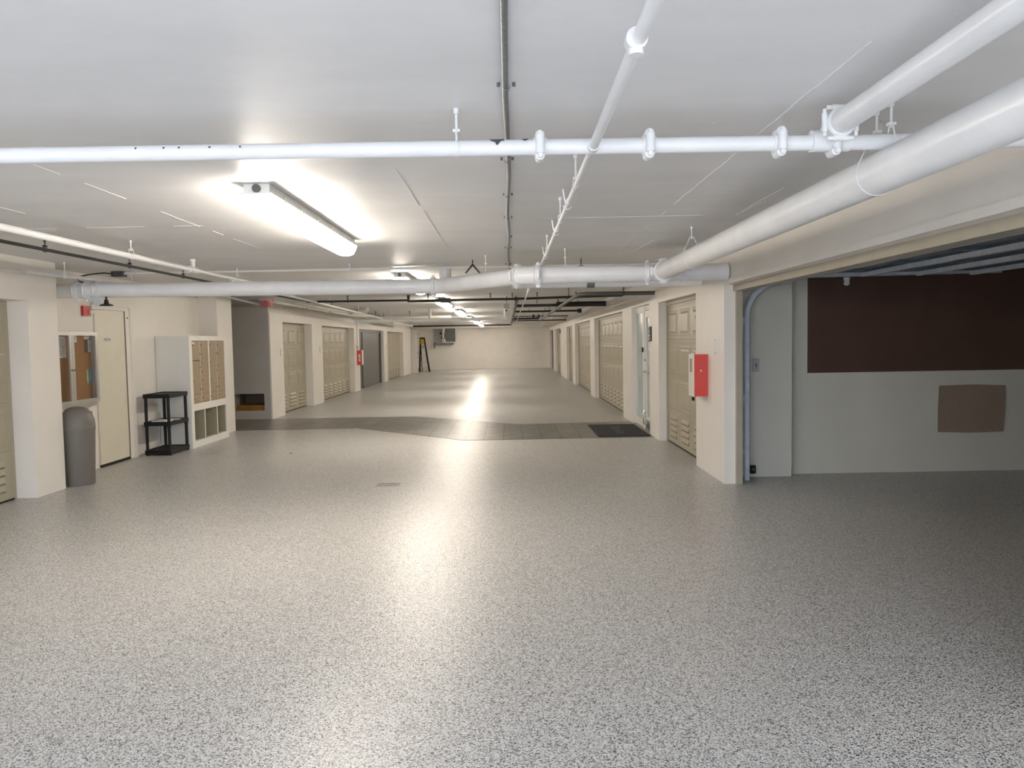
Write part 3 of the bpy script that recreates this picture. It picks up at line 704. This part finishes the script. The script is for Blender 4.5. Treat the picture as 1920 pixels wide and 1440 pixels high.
for y in (16, 19, 23, 28, 34): rod_hanger(t, .14, y, 2.33, .045, 'Y', 'black')
t = thing('pipe_run', 'black cross pipe farthest away, just before the end wall', 'pipe', (-2, 40, 2.36))
MB().tube([(-5.6, 40, 2.362), (.1, 40, 2.358)], .036, 12).build('pipe', 'black', t)
for x in (-4.6, -3.0, -1.7, -.6): rod_hanger(t, x, 40, 2.36, .036, 'X', 'black', loop=False, rod=.012)
t = thing('pipe_run', 'white cross pipe with two upright stubs, below the distant lights', 'pipe', (-1.5, 21, 2.14))
MB().tube([(-4.2, 21, 2.13), (-.05, 21, 2.135)], .045, 18).build('pipe', 'pipe', t)
for x in (-2.16, -.09): MB().cyl((x, 21, 2.14), (x, 21, H), .042, 16).build('riser', 'pipe', t)
for x in (-3.2, -1.2): rod_hanger(t, x, 21, 2.135, .045, 'X', 'pipe')
t = thing('pipe_run', 'short pale cross pipe joining the left wall pipes', 'pipe', (-3.9, 20, 2.36))
MB().tube([(-4.2, 20.05, 2.36), (-3.68, 20.05, 2.36)], .05, 16).cyl((-3.68, 20.05, 2.36), (-3.68, 20.05, H), .05, 16).build('pipe', 'wallpipe', t)
t = thing('pipe_run', 'pale cross pipe above the white one with two stubs', 'pipe', (-2.6, 22.5, 2.25))
MB().tube([(-4.6, 22.6, 2.26), (-1.7, 22.6, 2.26)], .04, 16).build('pipe', 'wallpipe', t)
for x in (-3.9, -2.9): rod_hanger(t, x, 22.6, 2.26, .04, 'X', 'black', loop=False, rod=.01)
for (z, y0, y1, l, r_) in ((2.35, 14.95, 20.1, 'fat pale pipe beside the EXIT sign running along the left beam', .042), (2.33, 20.5, 25.0, 'second length of fat pale pipe along the left beam', .042), (2.25, 27.6, 33.4, 'third, farthest length of fat pale pipe along the left beam', .05)):
    t = thing('pipe_run', l, 'pipe', (-4.2, y0, z))
    MB().tube([(-4.2, y0, z), (-4.2, y1, z)], r_, 18).build('pipe', 'wallpipe', t)
    MB().box(-4.26, -4.14, y0 + .02, y0 + .14, z - .02, H).build('hanger', 'wallpipe', t)
    MB().cyl((-4.2, y1 - .3, z), (-4.2, y1 - .3, H), .008, 8).build('hanger', 'wallpipe', t)
for (z, segs, l) in ((2.405, ((16.3, 18.6), (18.8, 20.7), (21.2, 24.5), (25.5, 29)), 'upper thin pale pipe fixed along the left beam'), (2.325, ((16.9, 18.7), (18.7, 20.7), (20.7, 24.2), (24.6, 30.5)), 'lower thin pale pipe fixed along the left beam')):
    t = thing('pipe_run', l, 'pipe', (-4.89, 20, z))
    for i, (a, e) in enumerate(segs): MB().box(-4.93, -4.888, a, e, z - .018 - .006 * i, z + .016 - .006 * i).build('raceway', 'wallpipe', t, bevel=.006)
t = thing('pipe_run', 'cream pipe fixed to the left front wall and running to the EXIT sign', 'pipe', (-4.75, 10, 2.3))
MB().tube([(-4.80, -.95, 2.295), (-4.80, 7.7, 2.295)], .022, 16).build('pipe', 'wallpipe', t)
MB().tube([(-4.79, 7.7, 2.295), (-4.75, 8.25, 2.30), (-4.66, 9.0, 2.31), (-4.72, 12.7, 2.355), (-4.95, 15.3, 2.335)], .019, 16).build('pipe', 'pipe', t)
coupling(t, -4.745, 8.3, 2.30, .021, 'Y', .05, bolts=False)
for y, x, z in ((8.3, -4.745, 2.30), (9.6, -4.665, 2.32), (12.5, -4.715, 2.352)): rod_hanger(t, x, y, z, .02, 'Y')

# black ceiling box and upside-down disc fitting
t = thing('junction_box', 'small black cable box on the ceiling at the left end of the thin conduit', 'junction box', (-4.73, 9.42, 2.42))
MB().box(-4.80, -4.65, 9.36, 9.47, 2.385, H).build('box', 'darkgrey', t, bevel=.008)
MB().tube([(-4.80, 9.4, 2.42), (-4.88, 9.35, 2.43), (-4.97, 9.2, 2.40), (-5.02, 9.05, 2.36), (-4.97, 8.95, 2.30), (-4.86, 8.95, 2.275)], .008, 8, bend=.05).build('cable', 'black', t)
t = thing('ceiling_sensor', 'black disc shaped fitting hanging under the left end of the wide pipe', 'sensor', (-4.60, 8.85, 2.01))
MB().cyl((-4.60, 8.85, 2.03), (-4.60, 8.85, 2.11), .012, 10).lathe([(.005, 0), (.068, .002), (.075, .008), (.06, .018), (.03, .024), (.022, .05), (.022, .07), (.012, .075)], (-4.60, 8.85, 2.005), 28).build('disc', 'black', t)
# camera by the centre line
t = thing('security_camera', 'small grey and white camera hung beside the centre pipe', 'camera', (-.04, 16, 2.2))
MB().tube([(-.05, 16, H), (-.03, 16, 2.40), (-.06, 16, 2.36), (-.04, 16, 2.30)], .012, 8).build('cable', 'conduit', t)
MB().box(-.11, .01, 15.96, 16.08, 2.20, 2.30).build('mount', 'boxgrey', t, bevel=.006)
MB().cyl((-.05, 15.9, 2.155), (-.05, 16.06, 2.155), .035, 18).build('body', 'white', t)
MB().cyl((-.05, 15.895, 2.155), (-.05, 15.9, 2.155), .022, 16).build('lens', 'ink', t)

# EXIT sign
t = thing('exit_sign', 'red lettered EXIT sign with left arrow hanging at the passage', 'exit sign', (-4.85, 15.5, 2.37))
MB().box(-4.995, -4.68, 15.5, 15.506, 2.27, H).build('panel', M['glass'], t)
MB().box(-5.0, -4.675, 15.47, 15.53, H - .02, H).build('mount', 'white', t)
text('lettering', 'EXIT', 'exitred', t, (-4.795, 15.496, 2.362), (1, 0, 0), (0, 0, 1), .2, .003, fit=(.205, .155))
MB().extrude([(-4.972, 15.493, 2.362), (-4.925, 15.493, 2.405), (-4.910, 15.493, 2.392), (-4.942, 15.493, 2.362), (-4.910, 15.493, 2.332), (-4.925, 15.493, 2.319)], (0, .004, 0)).build('arrow', 'exitred', t)
# fire alarm strobe
t = thing('alarm_strobe', 'red fire alarm with white strobe above the notice board', 'fire alarm', (-5.24, 9.57, 1.99))
MB().box(-5.25, -5.215, 9.49, 9.66, 1.925, 2.05).build('housing', 'red', t, bevel=.005)
MB().lathe([(.004, .02), (.02, .018), (.03, 0), (.028, -.02), (.02, -.03)], (-5.20, 9.63, 1.985), 16).build('lens', 'white', t)

# ------------------------------------------------------------------ alcove furniture
t = thing('notice_board', 'aluminium framed cork notice board behind two glass doors', 'notice board', (-5.22, 9.2, .85))
y0, y1, z0, z1 = 8.52, 9.66, .86, 1.725; xf = -5.17
MB().box(-5.25, xf, y0, y1, z0, z0 + .02).box(-5.25, xf, y0, y1, z1 - .02, z1).box(-5.25, xf, y0, y0 + .02, z0, z1).box(-5.25, xf, y1 - .02, y1, z0, z1).box(-5.25, xf - .02, y0, y1, z0 - .045, z0).build('case', 'alu', t)
MB().box(-5.249, -5.235, y0 + .02, y1 - .02, z0 + .02, z1 - .02).build('cork_panel', 'cork', t)
ym = (y0 + y1) / 2
for a, e in ((y0, ym), (ym, y1)):
    d = MB().box(xf, xf + .016, a + .002, a + .05, z0, z1).box(xf, xf + .016, e - .05, e - .002, z0, z1).box(xf, xf + .016, a, e, z0, z0 + .05).box(xf, xf + .016, a, e, z1 - .045, z1).build('glass_door', 'alu', t)
    MB().box(xf + .004, xf + .008, a + .05, e - .05, z0 + .05, z1 - .045).build('pane', 'glass', d)
    yl = e - .025 if a == y0 else a + .025
    MB().cyl((xf + .016, yl, 1.27), (xf + .026, yl, 1.27), .009, 12).build('lock', 'ink', d)
for i, (a, e, za, zb, m_, l) in enumerate(((8.90, 9.10, 1.42, 1.67, 'paper', 'white typed sheet on the left of the notice board'), (9.23, 9.335, 1.60, 1.685, 'paper', 'small white slip beside the middle frame of the notice board'), (9.50, 9.62, 1.64, 1.69, 'paper', 'white slip at top right of the notice board'),
        (9.50, 9.57, 1.47, 1.63, 'magenta', 'dark photo card under the top right slip'), (9.58, 9.635, 1.48, 1.63, 'paper', 'pale narrow card beside the photo card'),
        (9.51, 9.57, 1.09, 1.27, 'green', 'green leaflet low on the notice board'), (9.585, 9.64, 1.09, 1.27, 'blue', 'blue leaflet low at right of the notice board'))):
    o = MB().box(-5.2345, -5.232, a, e, za, zb).build('notice', m_, None, origin=(-5.233, (a + e) / 2, za)); tag(o, l, 'notice')
    if m_ in ('paper', 'green', 'blue'):
        b = MB(); zz = zb - .02
        while zz > za + .02:
            b.box(-5.232, -5.2315, a + .012, e - .012 - random.random() * (e - a) * .3, zz - .004, zz); zz -= .013
        b.build('print', 'ink' if m_ == 'paper' else 'paper', o)

t = thing('trash_can', 'grey-brown domed trash can under the notice board', 'trash can', (-4.86, 8.6, 0))
MB().lathe([(.150, .0), (.155, .01), (.178, .60), (.182, .625), (.182, .655), (.175, .665)], (-4.86, 8.6, 0), 40).build('bin_body', 'can', t)
MB().lathe([(.180, .66), (.180, .69), (.172, .74), (.150, .80), (.11, .85), (.06, .872), (.01, .878)], (-4.86, 8.6, 0), 40).build('dome_lid', 'can', t)
b = MB()
b.extrude([(-4.76, 8.50, .72), (-4.70, 8.66, .72), (-4.72, 8.66, .82), (-4.78, 8.50, .82)], (-.01, .005, 0)).build('flap', 'can', t)

# black shelf
t = thing('shelf_unit', 'small black plastic three-tier shelf beside the mailboxes', 'shelf', (-4.97, 11.07, 0))
xa, xb, ya, yb = -5.14, -4.79, 10.77, 11.38
for z in (.03, .43, .82):
    MB().box(xa, xb, ya, yb, z, z + .035).box(xa - .008, xb + .008, ya - .008, ya + .01, z - .012, z + .045).box(xa - .008, xb + .008, yb - .01, yb + .008, z - .012, z + .045).box(xb - .01, xb + .008, ya, yb, z - .012, z + .045).box(xa - .008, xa + .01, ya, yb, z - .012, z + .045).build('shelf_board', 'blackpl', t)
for x in (xa + .018, xb - .018):
    for y in (ya + .018, yb - .018): MB().cyl((x, y, 0), (x, y, .82), .021, 14).cyl((x, y, 0), (x, y, .03), .026, 14).cyl((x, y, .39), (x, y, .43), .026, 14).build('post', 'blackpl', t)
o = MB().extrude([(-5.08, 10.85, .4655), (-4.88, 10.82, .4655), (-4.86, 11.05, .4655), (-5.06, 11.08, .4655)], (0, 0, .02)).build('magazine', 'paper', None, origin=(-4.97, 10.95, .4655)); tag(o, 'pale folded papers on the middle tier of the black shelf, nearer the front', 'magazine')
o = MB().extrude([(-5.02, 11.12, .4655), (-4.84, 11.14, .4655), (-4.86, 11.30, .4655), (-5.04, 11.28, .4655)], (0, 0, .008)).build('magazine', 'paper', None, origin=(-4.95, 11.2, .4655)); tag(o, 'thin white sheet on the middle tier of the black shelf, at the mailbox end', 'magazine')

# mailbox cabinet
t = thing('mailbox_cabinet', 'tall white cabinet holding tan mailboxes over three cubbies', 'mailboxes', (-5.0, 12.15, 0))
xf, xk = -4.745, -5.245; y0, y1 = 11.42, 12.90; zt = 1.685
b = MB().box(xk, xf, y0, y0 + .03, 0, zt).box(xk, xf, y1 - .03, y1, 0, zt).box(xk, xf, y0, y1, zt - .03, zt).box(xk, xk + .02, y0, y1, 0, zt)
b.box(xf - .02, xf, y0, y0 + .10, 0, zt).box(xf - .02, xf, y1 - .08, y1, 0, zt).box(xf - .02, xf, y0, y1, 1.615, zt).box(xf - .02, xf, y0, y1, .555, .66).box(xf - .02, xf, y0, y1, 0, .10).box(xk + .01, xf - .01, y0 + .01, y1 - .01, .56, .62).box(xk + .01, xf - .01, y0 + .01, y1 - .01, .07, .10)
b.build('carcass', 'whitewood', t)
for y in (11.92, 12.42): MB().box(xk, xf - .002, y - .01, y + .01, .10, .56).build('cubby_divider', 'cubby', t)
for y in (11.92, 12.42): MB().box(xf - .004, xf + .001, y - .011, y + .011, .10, .56).build('divider_edge', 'whitewood', t)
MB().box(xk + .02, xk + .03, y0, y1, .10, .56).box(xk + .03, xf - .05, y0 + .031, y1 - .031, .10, .105).box(xk + .03, xf - .022, y1 - .085, y1 - .031, .1, .56).build('cubby_back', 'cubby', t)
a0, a1 = y0 + .11, y1 - .09; mid = (a0 + a1) / 2; zb, ztt = .665, 1.61
MB().box(xf - .40, xf - .012, a0 - .01, a1 + .01, .66, 1.615).build('mail_module', 'mbox', t)
MB().box(xf - .012, xf - .004, mid - .022, mid + .022, .66, 1.615).build('centre_trim', 'whitewood', t)
cols = []
for (ca, ce) in ((a0, mid - .025), (mid + .025, a1)):
    m2 = (ca + ce) / 2; cols += [(ca + .004, m2 - .012), (m2 + .012, ce - .004)]
    MB().box(xf - .012, xf - .007, m2 - .009, m2 + .009, .67, 1.605).build('lock_strip', 'cream', t)
rows = 7; rh = (ztt - zb) / rows
for ci, (ca, ce) in enumerate(cols):
    k = 0
    while k < rows:
        span = 1
        if ci == 0 and k == 3: span = 2
        if ci == 3 and k == 3: span = 2
        z_a = zb + rh * k + .003; z_b = zb + rh * (k + span) - .003
        d = MB().box(xf - .012, xf - .004, ca, ce, z_a, z_b).build('mail_door', 'mbox', t, bevel=.002)
        yk = ca + .02 if ci in (0, 2) and k % 2 == 0 else (ce - .02 if ci in (0, 2) else ca + .025)
        MB().cyl((xf - .004, yk, (z_a + z_b) / 2), (xf + .003, yk, (z_a + z_b) / 2), .009, 10).build('lock', 'ink', d)
        k += span
MB().box(xf - .005, xf - .001, cols[0][0] + .015, cols[0][1] - .012, zb + rh * 4.72, zb + rh * 4.84).build('mail_slot', 'ink', t)
MB().box(xf - .005, xf - .002, cols[0][0] + .01, cols[0][0] + .08, ztt - .05, ztt - .02).build('name_label', 'paper', t)

# niche contents
o = thing('sheet_stack', 'stack of orange-brown sheets lying in the low wall niche', 'sheets', (-5.36, 16.0, .18))
for i in range(4): MB().box(-5.66 + .01 * i, -5.07, 15.84 + .012 * (i % 2), 16.4, .181 + i * .028, .205 + i * .028).build('sheet', 'ply', o)
# black door mat
t = thing('door_mat', 'black rubber door mat with faint print by the glass entrance', 'door mat', (1.77, 12.8, .004))
MB().extrude([(1.37, 11.96, .005), (2.19, 11.96, .005), (2.19, 13.62, .005), (1.37, 13.62, .005)], (0, 0, .012)).build('mat', 'rubber', t, bevel=.004)
text('print', 'Bonita', 'logo', t, (1.80, 12.78, .0175), (0, -1, 0), (1, 0, 0), .30, .0005, fit=(1.0, .17))
# floor drain
t = thing('floor_drain', 'small rectangular slotted drain set in the speckled floor', 'drain', (-1.335, 8.23, 0))
MB().box(-1.46, -1.205, 8.12, 8.35, .0005, .003).build('grate', mat('grate_plate', (.42, .40, .37), .4), t)
b = MB()
for j in (0, 1):
    for i in range(10): 
        x = -1.445 + i * .0245 ; y = 8.145 + j * .10
        b.box(x, x + .011, y, y + .075, .003, .0036)
b.build('slot', 'black', t)
o = MB().lathe([(.004, 0), (.02, .002), (.018, .006), (.005, .008)], (-3.1, 10.75, .001), 10).build('bottle_cap', 'ink', None, origin=(-3.1, 10.75, 0)); tag(o, 'tiny dark speck of debris on the floor near the mailboxes', 'debris')

# ------------------------------------------------------------------ wall fittings
def extinguisher_box(side, y, z, label):
    s = -1 if side == 'R' else 1; xw = XR if side == 'R' else XL
    t = thing('extinguisher_box', label, 'extinguisher box', (xw, y, z), 'red fire extinguisher boxes')
    d, wv, h = .155, .25, .47; xo = xw + s * d
    b = MB().box(xw, xo, y, y + .008, z, z + h).box(xw, xo, y + wv - .008, y + wv, z, z + h).box(xw, xo, y, y + wv, z, z + .008).box(xw, xo, y, y + wv, z + h - .008, z + h).box(xw, xw + s * .008, y, y + wv, z, z + h)
    b.build('case', 'redlt', t)
    MB().box(xo, xo + s * .006, y, y + .022, z, z + h).box(xo, xo + s * .006, y + wv - .022, y + wv, z, z + h).box(xo, xo + s * .006, y, y + wv, z, z + .02).box(xo, xo + s * .006, y, y + wv, z + h - .02, z + h).box(xo, xo + s * .003, y + .02, y + wv - .02, z + .02, z + h - .02).build('front_cover', 'wallpipe', t)
    if side == 'L':
        MB().box(xw + .05, xw + .11, y - .002, y, z + .12, z + .32).extrude([(xw + .05, y - .002, z + .32), (xw + .11, y - .002, z + .32), (xw + .08, y - .002, z + .35)], (0, .002, 0)).build('side_label', 'paper', t)
        text('side_text', 'FIRE', 'ink', t, (xw + .08, y - .003, z + .22), (0, 0, -1), (1, 0, 0), .07, .0005)
    else:
        MB().cyl((xw + s * .08, y - .002, z + .29), (xw + s * .08, y, z + .29), .009, 12).build('side_lock', 'chrome', t)
        MB().box(xo + s * .003, xo + s * .012, y + .10, y + .16, z + .27, z + .44).build('window', 'mbox', t)
        MB().cyl((xo, y + .06, z - .03), (xo, y + .06, z - .01), .018, 10).box(xo - .012, xo + .012, y + .04, y + .08, z - .05, z - .02).build('hammer', 'blackpl', t)
        MB().lathe([(.03, 0), (.035, .03), (.025, .05), (.01, .06)], (xo + .01, y + .12, z + h - .045), 14).build('alarm_cap', 'white', t)
extinguisher_box('R', 8.60, .87, 'bright red fire extinguisher box on the near right pier')
extinguisher_box('L', 24.72, .84, 'small dark red fire extinguisher box beside the grey door on the left')
def plate(side, y, z, label, big=1.0):
    s = -1 if side == 'R' else 1; xw = XR if side == 'R' else XL
    t = thing('wall_plate', label, 'wall plate', (xw, y, z), 'oblong plates beside the garage doors')
    MB().box(xw, xw + s * .008, y - .055, y + .055, z - .075 * big, z + .075 * big).build('plate', 'alu', t, bevel=.004)
    MB().box(xw + s * .008, xw + s * .011, y - .038, y + .038, z - .062 * big, z + .062 * big).build('insert', 'white', t, bevel=.002)
plate('R', 8.26, 1.43, 'oblong plate on the near right pier above the red box')
plate('R', 11.62 + .75 - .17, 1.40, 'oblong plate on the pier beside the glass entrance')
plate('R', 20.65, 1.42, 'oblong plate on the pier after the wide right door')
plate('R', 26.5, 1.42, 'oblong plate on the pier past the third right door')
plate('R', 30.2, 1.42, 'oblong plate past the fourth right door')
plate('L', 16.52, 1.36, 'oblong plate left of the narrow door by the passage')
plate('L', 19.95, 1.38, 'oblong plate left of the wide left door')
plate('L', 30.6, 1.38, 'oblong plate between the dark door and the far tan door')
t = thing('wall_sign', 'black sign with white picture on the pier by the glass entrance', 'sign', (XR - .02, 11.98, 1.5))
MB().box(XR, XR - .014, 12.0, 12.18, 1.485, 1.715).build('sign_board', 'blackpl', t, bevel=.002)
MB().cyl((XR - .014, 12.13, 1.64), (XR - .016, 12.13, 1.64), .02, 16).box(XR - .014, XR - .016, 12.03, 12.16, 1.515, 1.53).box(XR - .014, XR - .016, 12.08, 12.15, 1.56, 1.59).build('sign_print', 'paper', t)
t = thing('wall_sign', 'tiny dark sign above the farthest right garage door', 'sign', (XR, 33.5, 1.9))
MB().box(XR, XR - .02, 33.2, 33.9, 1.82, 1.98).build('sign_board', 'blackpl', t, bevel=.002)
# thermostat conduit on left pier
t = thing('conduit_run', 'short thin conduit dropping to the plate by the dark left door', 'conduit', (XL + .01, 24.8, 1.7))
MB().tube([(XL + .01, 24.8, 2.3), (XL + .01, 24.8, 1.42)], .012, 8).build('pipe', 'wallpipe', t)
MB().box(XL, XL + .02, 24.7, 24.9, 1.34, 1.46).build('plate', 'boxgrey', t)

# far wall cabinets
t = thing('electrical_cabinet', 'grey wall cabinet with its dark door swung open on the far wall', 'cabinet', (-3.6, 42.7, 1.4))
MB().box(-4.15, -3.1, 42.65, 42.75, 1.34, 2.24).build('back_plate', 'boxgrey', t)
MB().box(-3.66, -2.93, 42.25, 42.27, 1.53, 2.26).build('cabinet_door', 'dboxgrey', t)
MB().box(-3.68, -3.64, 42.23, 42.65, 1.51, 2.26).box(-2.95, -2.91, 42.23, 42.65, 1.51, 2.26).box(-3.68, -2.91, 42.23, 42.65, 1.49, 1.53).build('frame', 'white', t)
b = MB()
for i in range(5): b.tube([(-3.6 + .02 * i, 42.2, 2.25), (-3.62 + .03 * (i % 2), 42.18, 2.0 - .05 * i), (-3.58, 42.2, 1.75), (-3.6 + .03 * i, 42.2, 1.56)], .014, 6)
b.build('cable', 'white', t)
MB().cyl((-3.78, 42.64, 2.0), (-3.78, 42.6, 2.0), .07, 14).cyl((-3.75, 42.64, 1.78), (-3.75, 42.6, 1.78), .04, 12).build('knob', 'ink', t)
MB().tube([(-4.1, 42.6, 1.5), (-4.15, 42.6, 1.3), (-4.13, 42.6, 1.2)], .03, 8).build('handle', 'ink', t)

# stepladder
t = thing('stepladder', 'black stepladder with yellow top leaning by the open white door', 'ladder', (-4.45, 40, 0))
def rail(a, b_, w=.045): return MB().tube([a, b_], w, 8)
rail((-4.66, 39.75, 0), (-4.60, 39.98, 1.76)).build('rail', 'blackpl', t)
rail((-4.16, 39.75, .06), (-4.42, 39.98, 1.76)).build('rail', 'blackpl', t)
rail((-4.62, 40.5, 0), (-4.60, 40.02, 1.72), .02).build('rear_leg', 'blackpl', t)
rail((-4.20, 40.5, 0), (-4.42, 40.02, 1.72), .02).build('rear_leg', 'blackpl', t)
MB().box(-4.63, -4.40, 39.88, 40.08, 1.70, 1.78).build('top_cap', 'blackpl', t)
MB().extrude([(-4.60, 39.93, 1.70), (-4.43, 39.93, 1.70), (-4.40, 39.88, 1.42), (-4.60, 39.88, 1.42)], (0, .01, 0)).build('label_panel', 'yellow', t)
MB().extrude([(-4.58, 39.9, 1.38), (-4.42, 39.9, 1.38), (-4.44, 39.88, 1.22), (-4.56, 39.88, 1.22)], (0, .01, 0)).build('tool_tray', 'boxgrey', t)
for z in (1.16, .82, .48, .18):
    k = z / 1.76; MB().box(-4.66 + .06 * k, -4.16 - .26 * k, 39.74 + .2 * k, 39.84 + .2 * k, z, z + .03).build('step', 'alu' if z > .3 else 'yellow', t)
for x in (-4.67, -4.15): MB().box(x - .04, x + .04, 39.70, 39.82, 0, .06).build('foot', 'blackpl', t)

# ------------------------------------------------------------------ light, world, camera
w = bpy.data.worlds.new('sky'); S.world = w; w.use_nodes = True
bg = w.node_tree.nodes['Background']; bg.inputs['Color'].default_value = (.76, .855, 1.0, 1); bg.inputs['Strength'].default_value = 7.0
sn = bpy.data.lights.new('sun', 'SUN'); sn.energy = 14; sn.angle = .009; sn.color = (1, .965, .95)
so = bpy.data.objects.new('sun', sn); C.objects.link(so); so.rotation_euler = (math.radians(-28), math.radians(6), 0)

cam = bpy.data.cameras.new('camera'); co = bpy.data.objects.new('camera', cam); C.objects.link(co)
R = Matrix(((0.99984997, 0.0171399, -0.0025041), (-0.00346193, 0.05608324, -0.99842009), (-0.01697238, 0.99827897, 0.05613416)))
co.matrix_world = Matrix.Translation((0, 0, 1.53)) @ R.to_4x4()
cam.sensor_width = 36; cam.lens = 1442 / 1920 * 36; cam.clip_end = 300; cam.clip_start = .05
S.camera = co
S.view_settings.view_transform = 'Standard'; S.view_settings.look = 'None'; S.view_settings.gamma = 1; S.view_settings.exposure = -0.06
S.view_settings.use_curve_mapping = False
S.cycles.use_denoising = True; S.cycles.max_bounces = 5; S.cycles.diffuse_bounces = 4; S.cycles.glossy_bounces = 2; S.cycles.adaptive_threshold = .02; S.cycles.adaptive_min_samples = 24; S.cycles.use_light_tree = True; S.cycles.use_adaptive_sampling = True
S.cycles.sample_clamp_indirect = 8
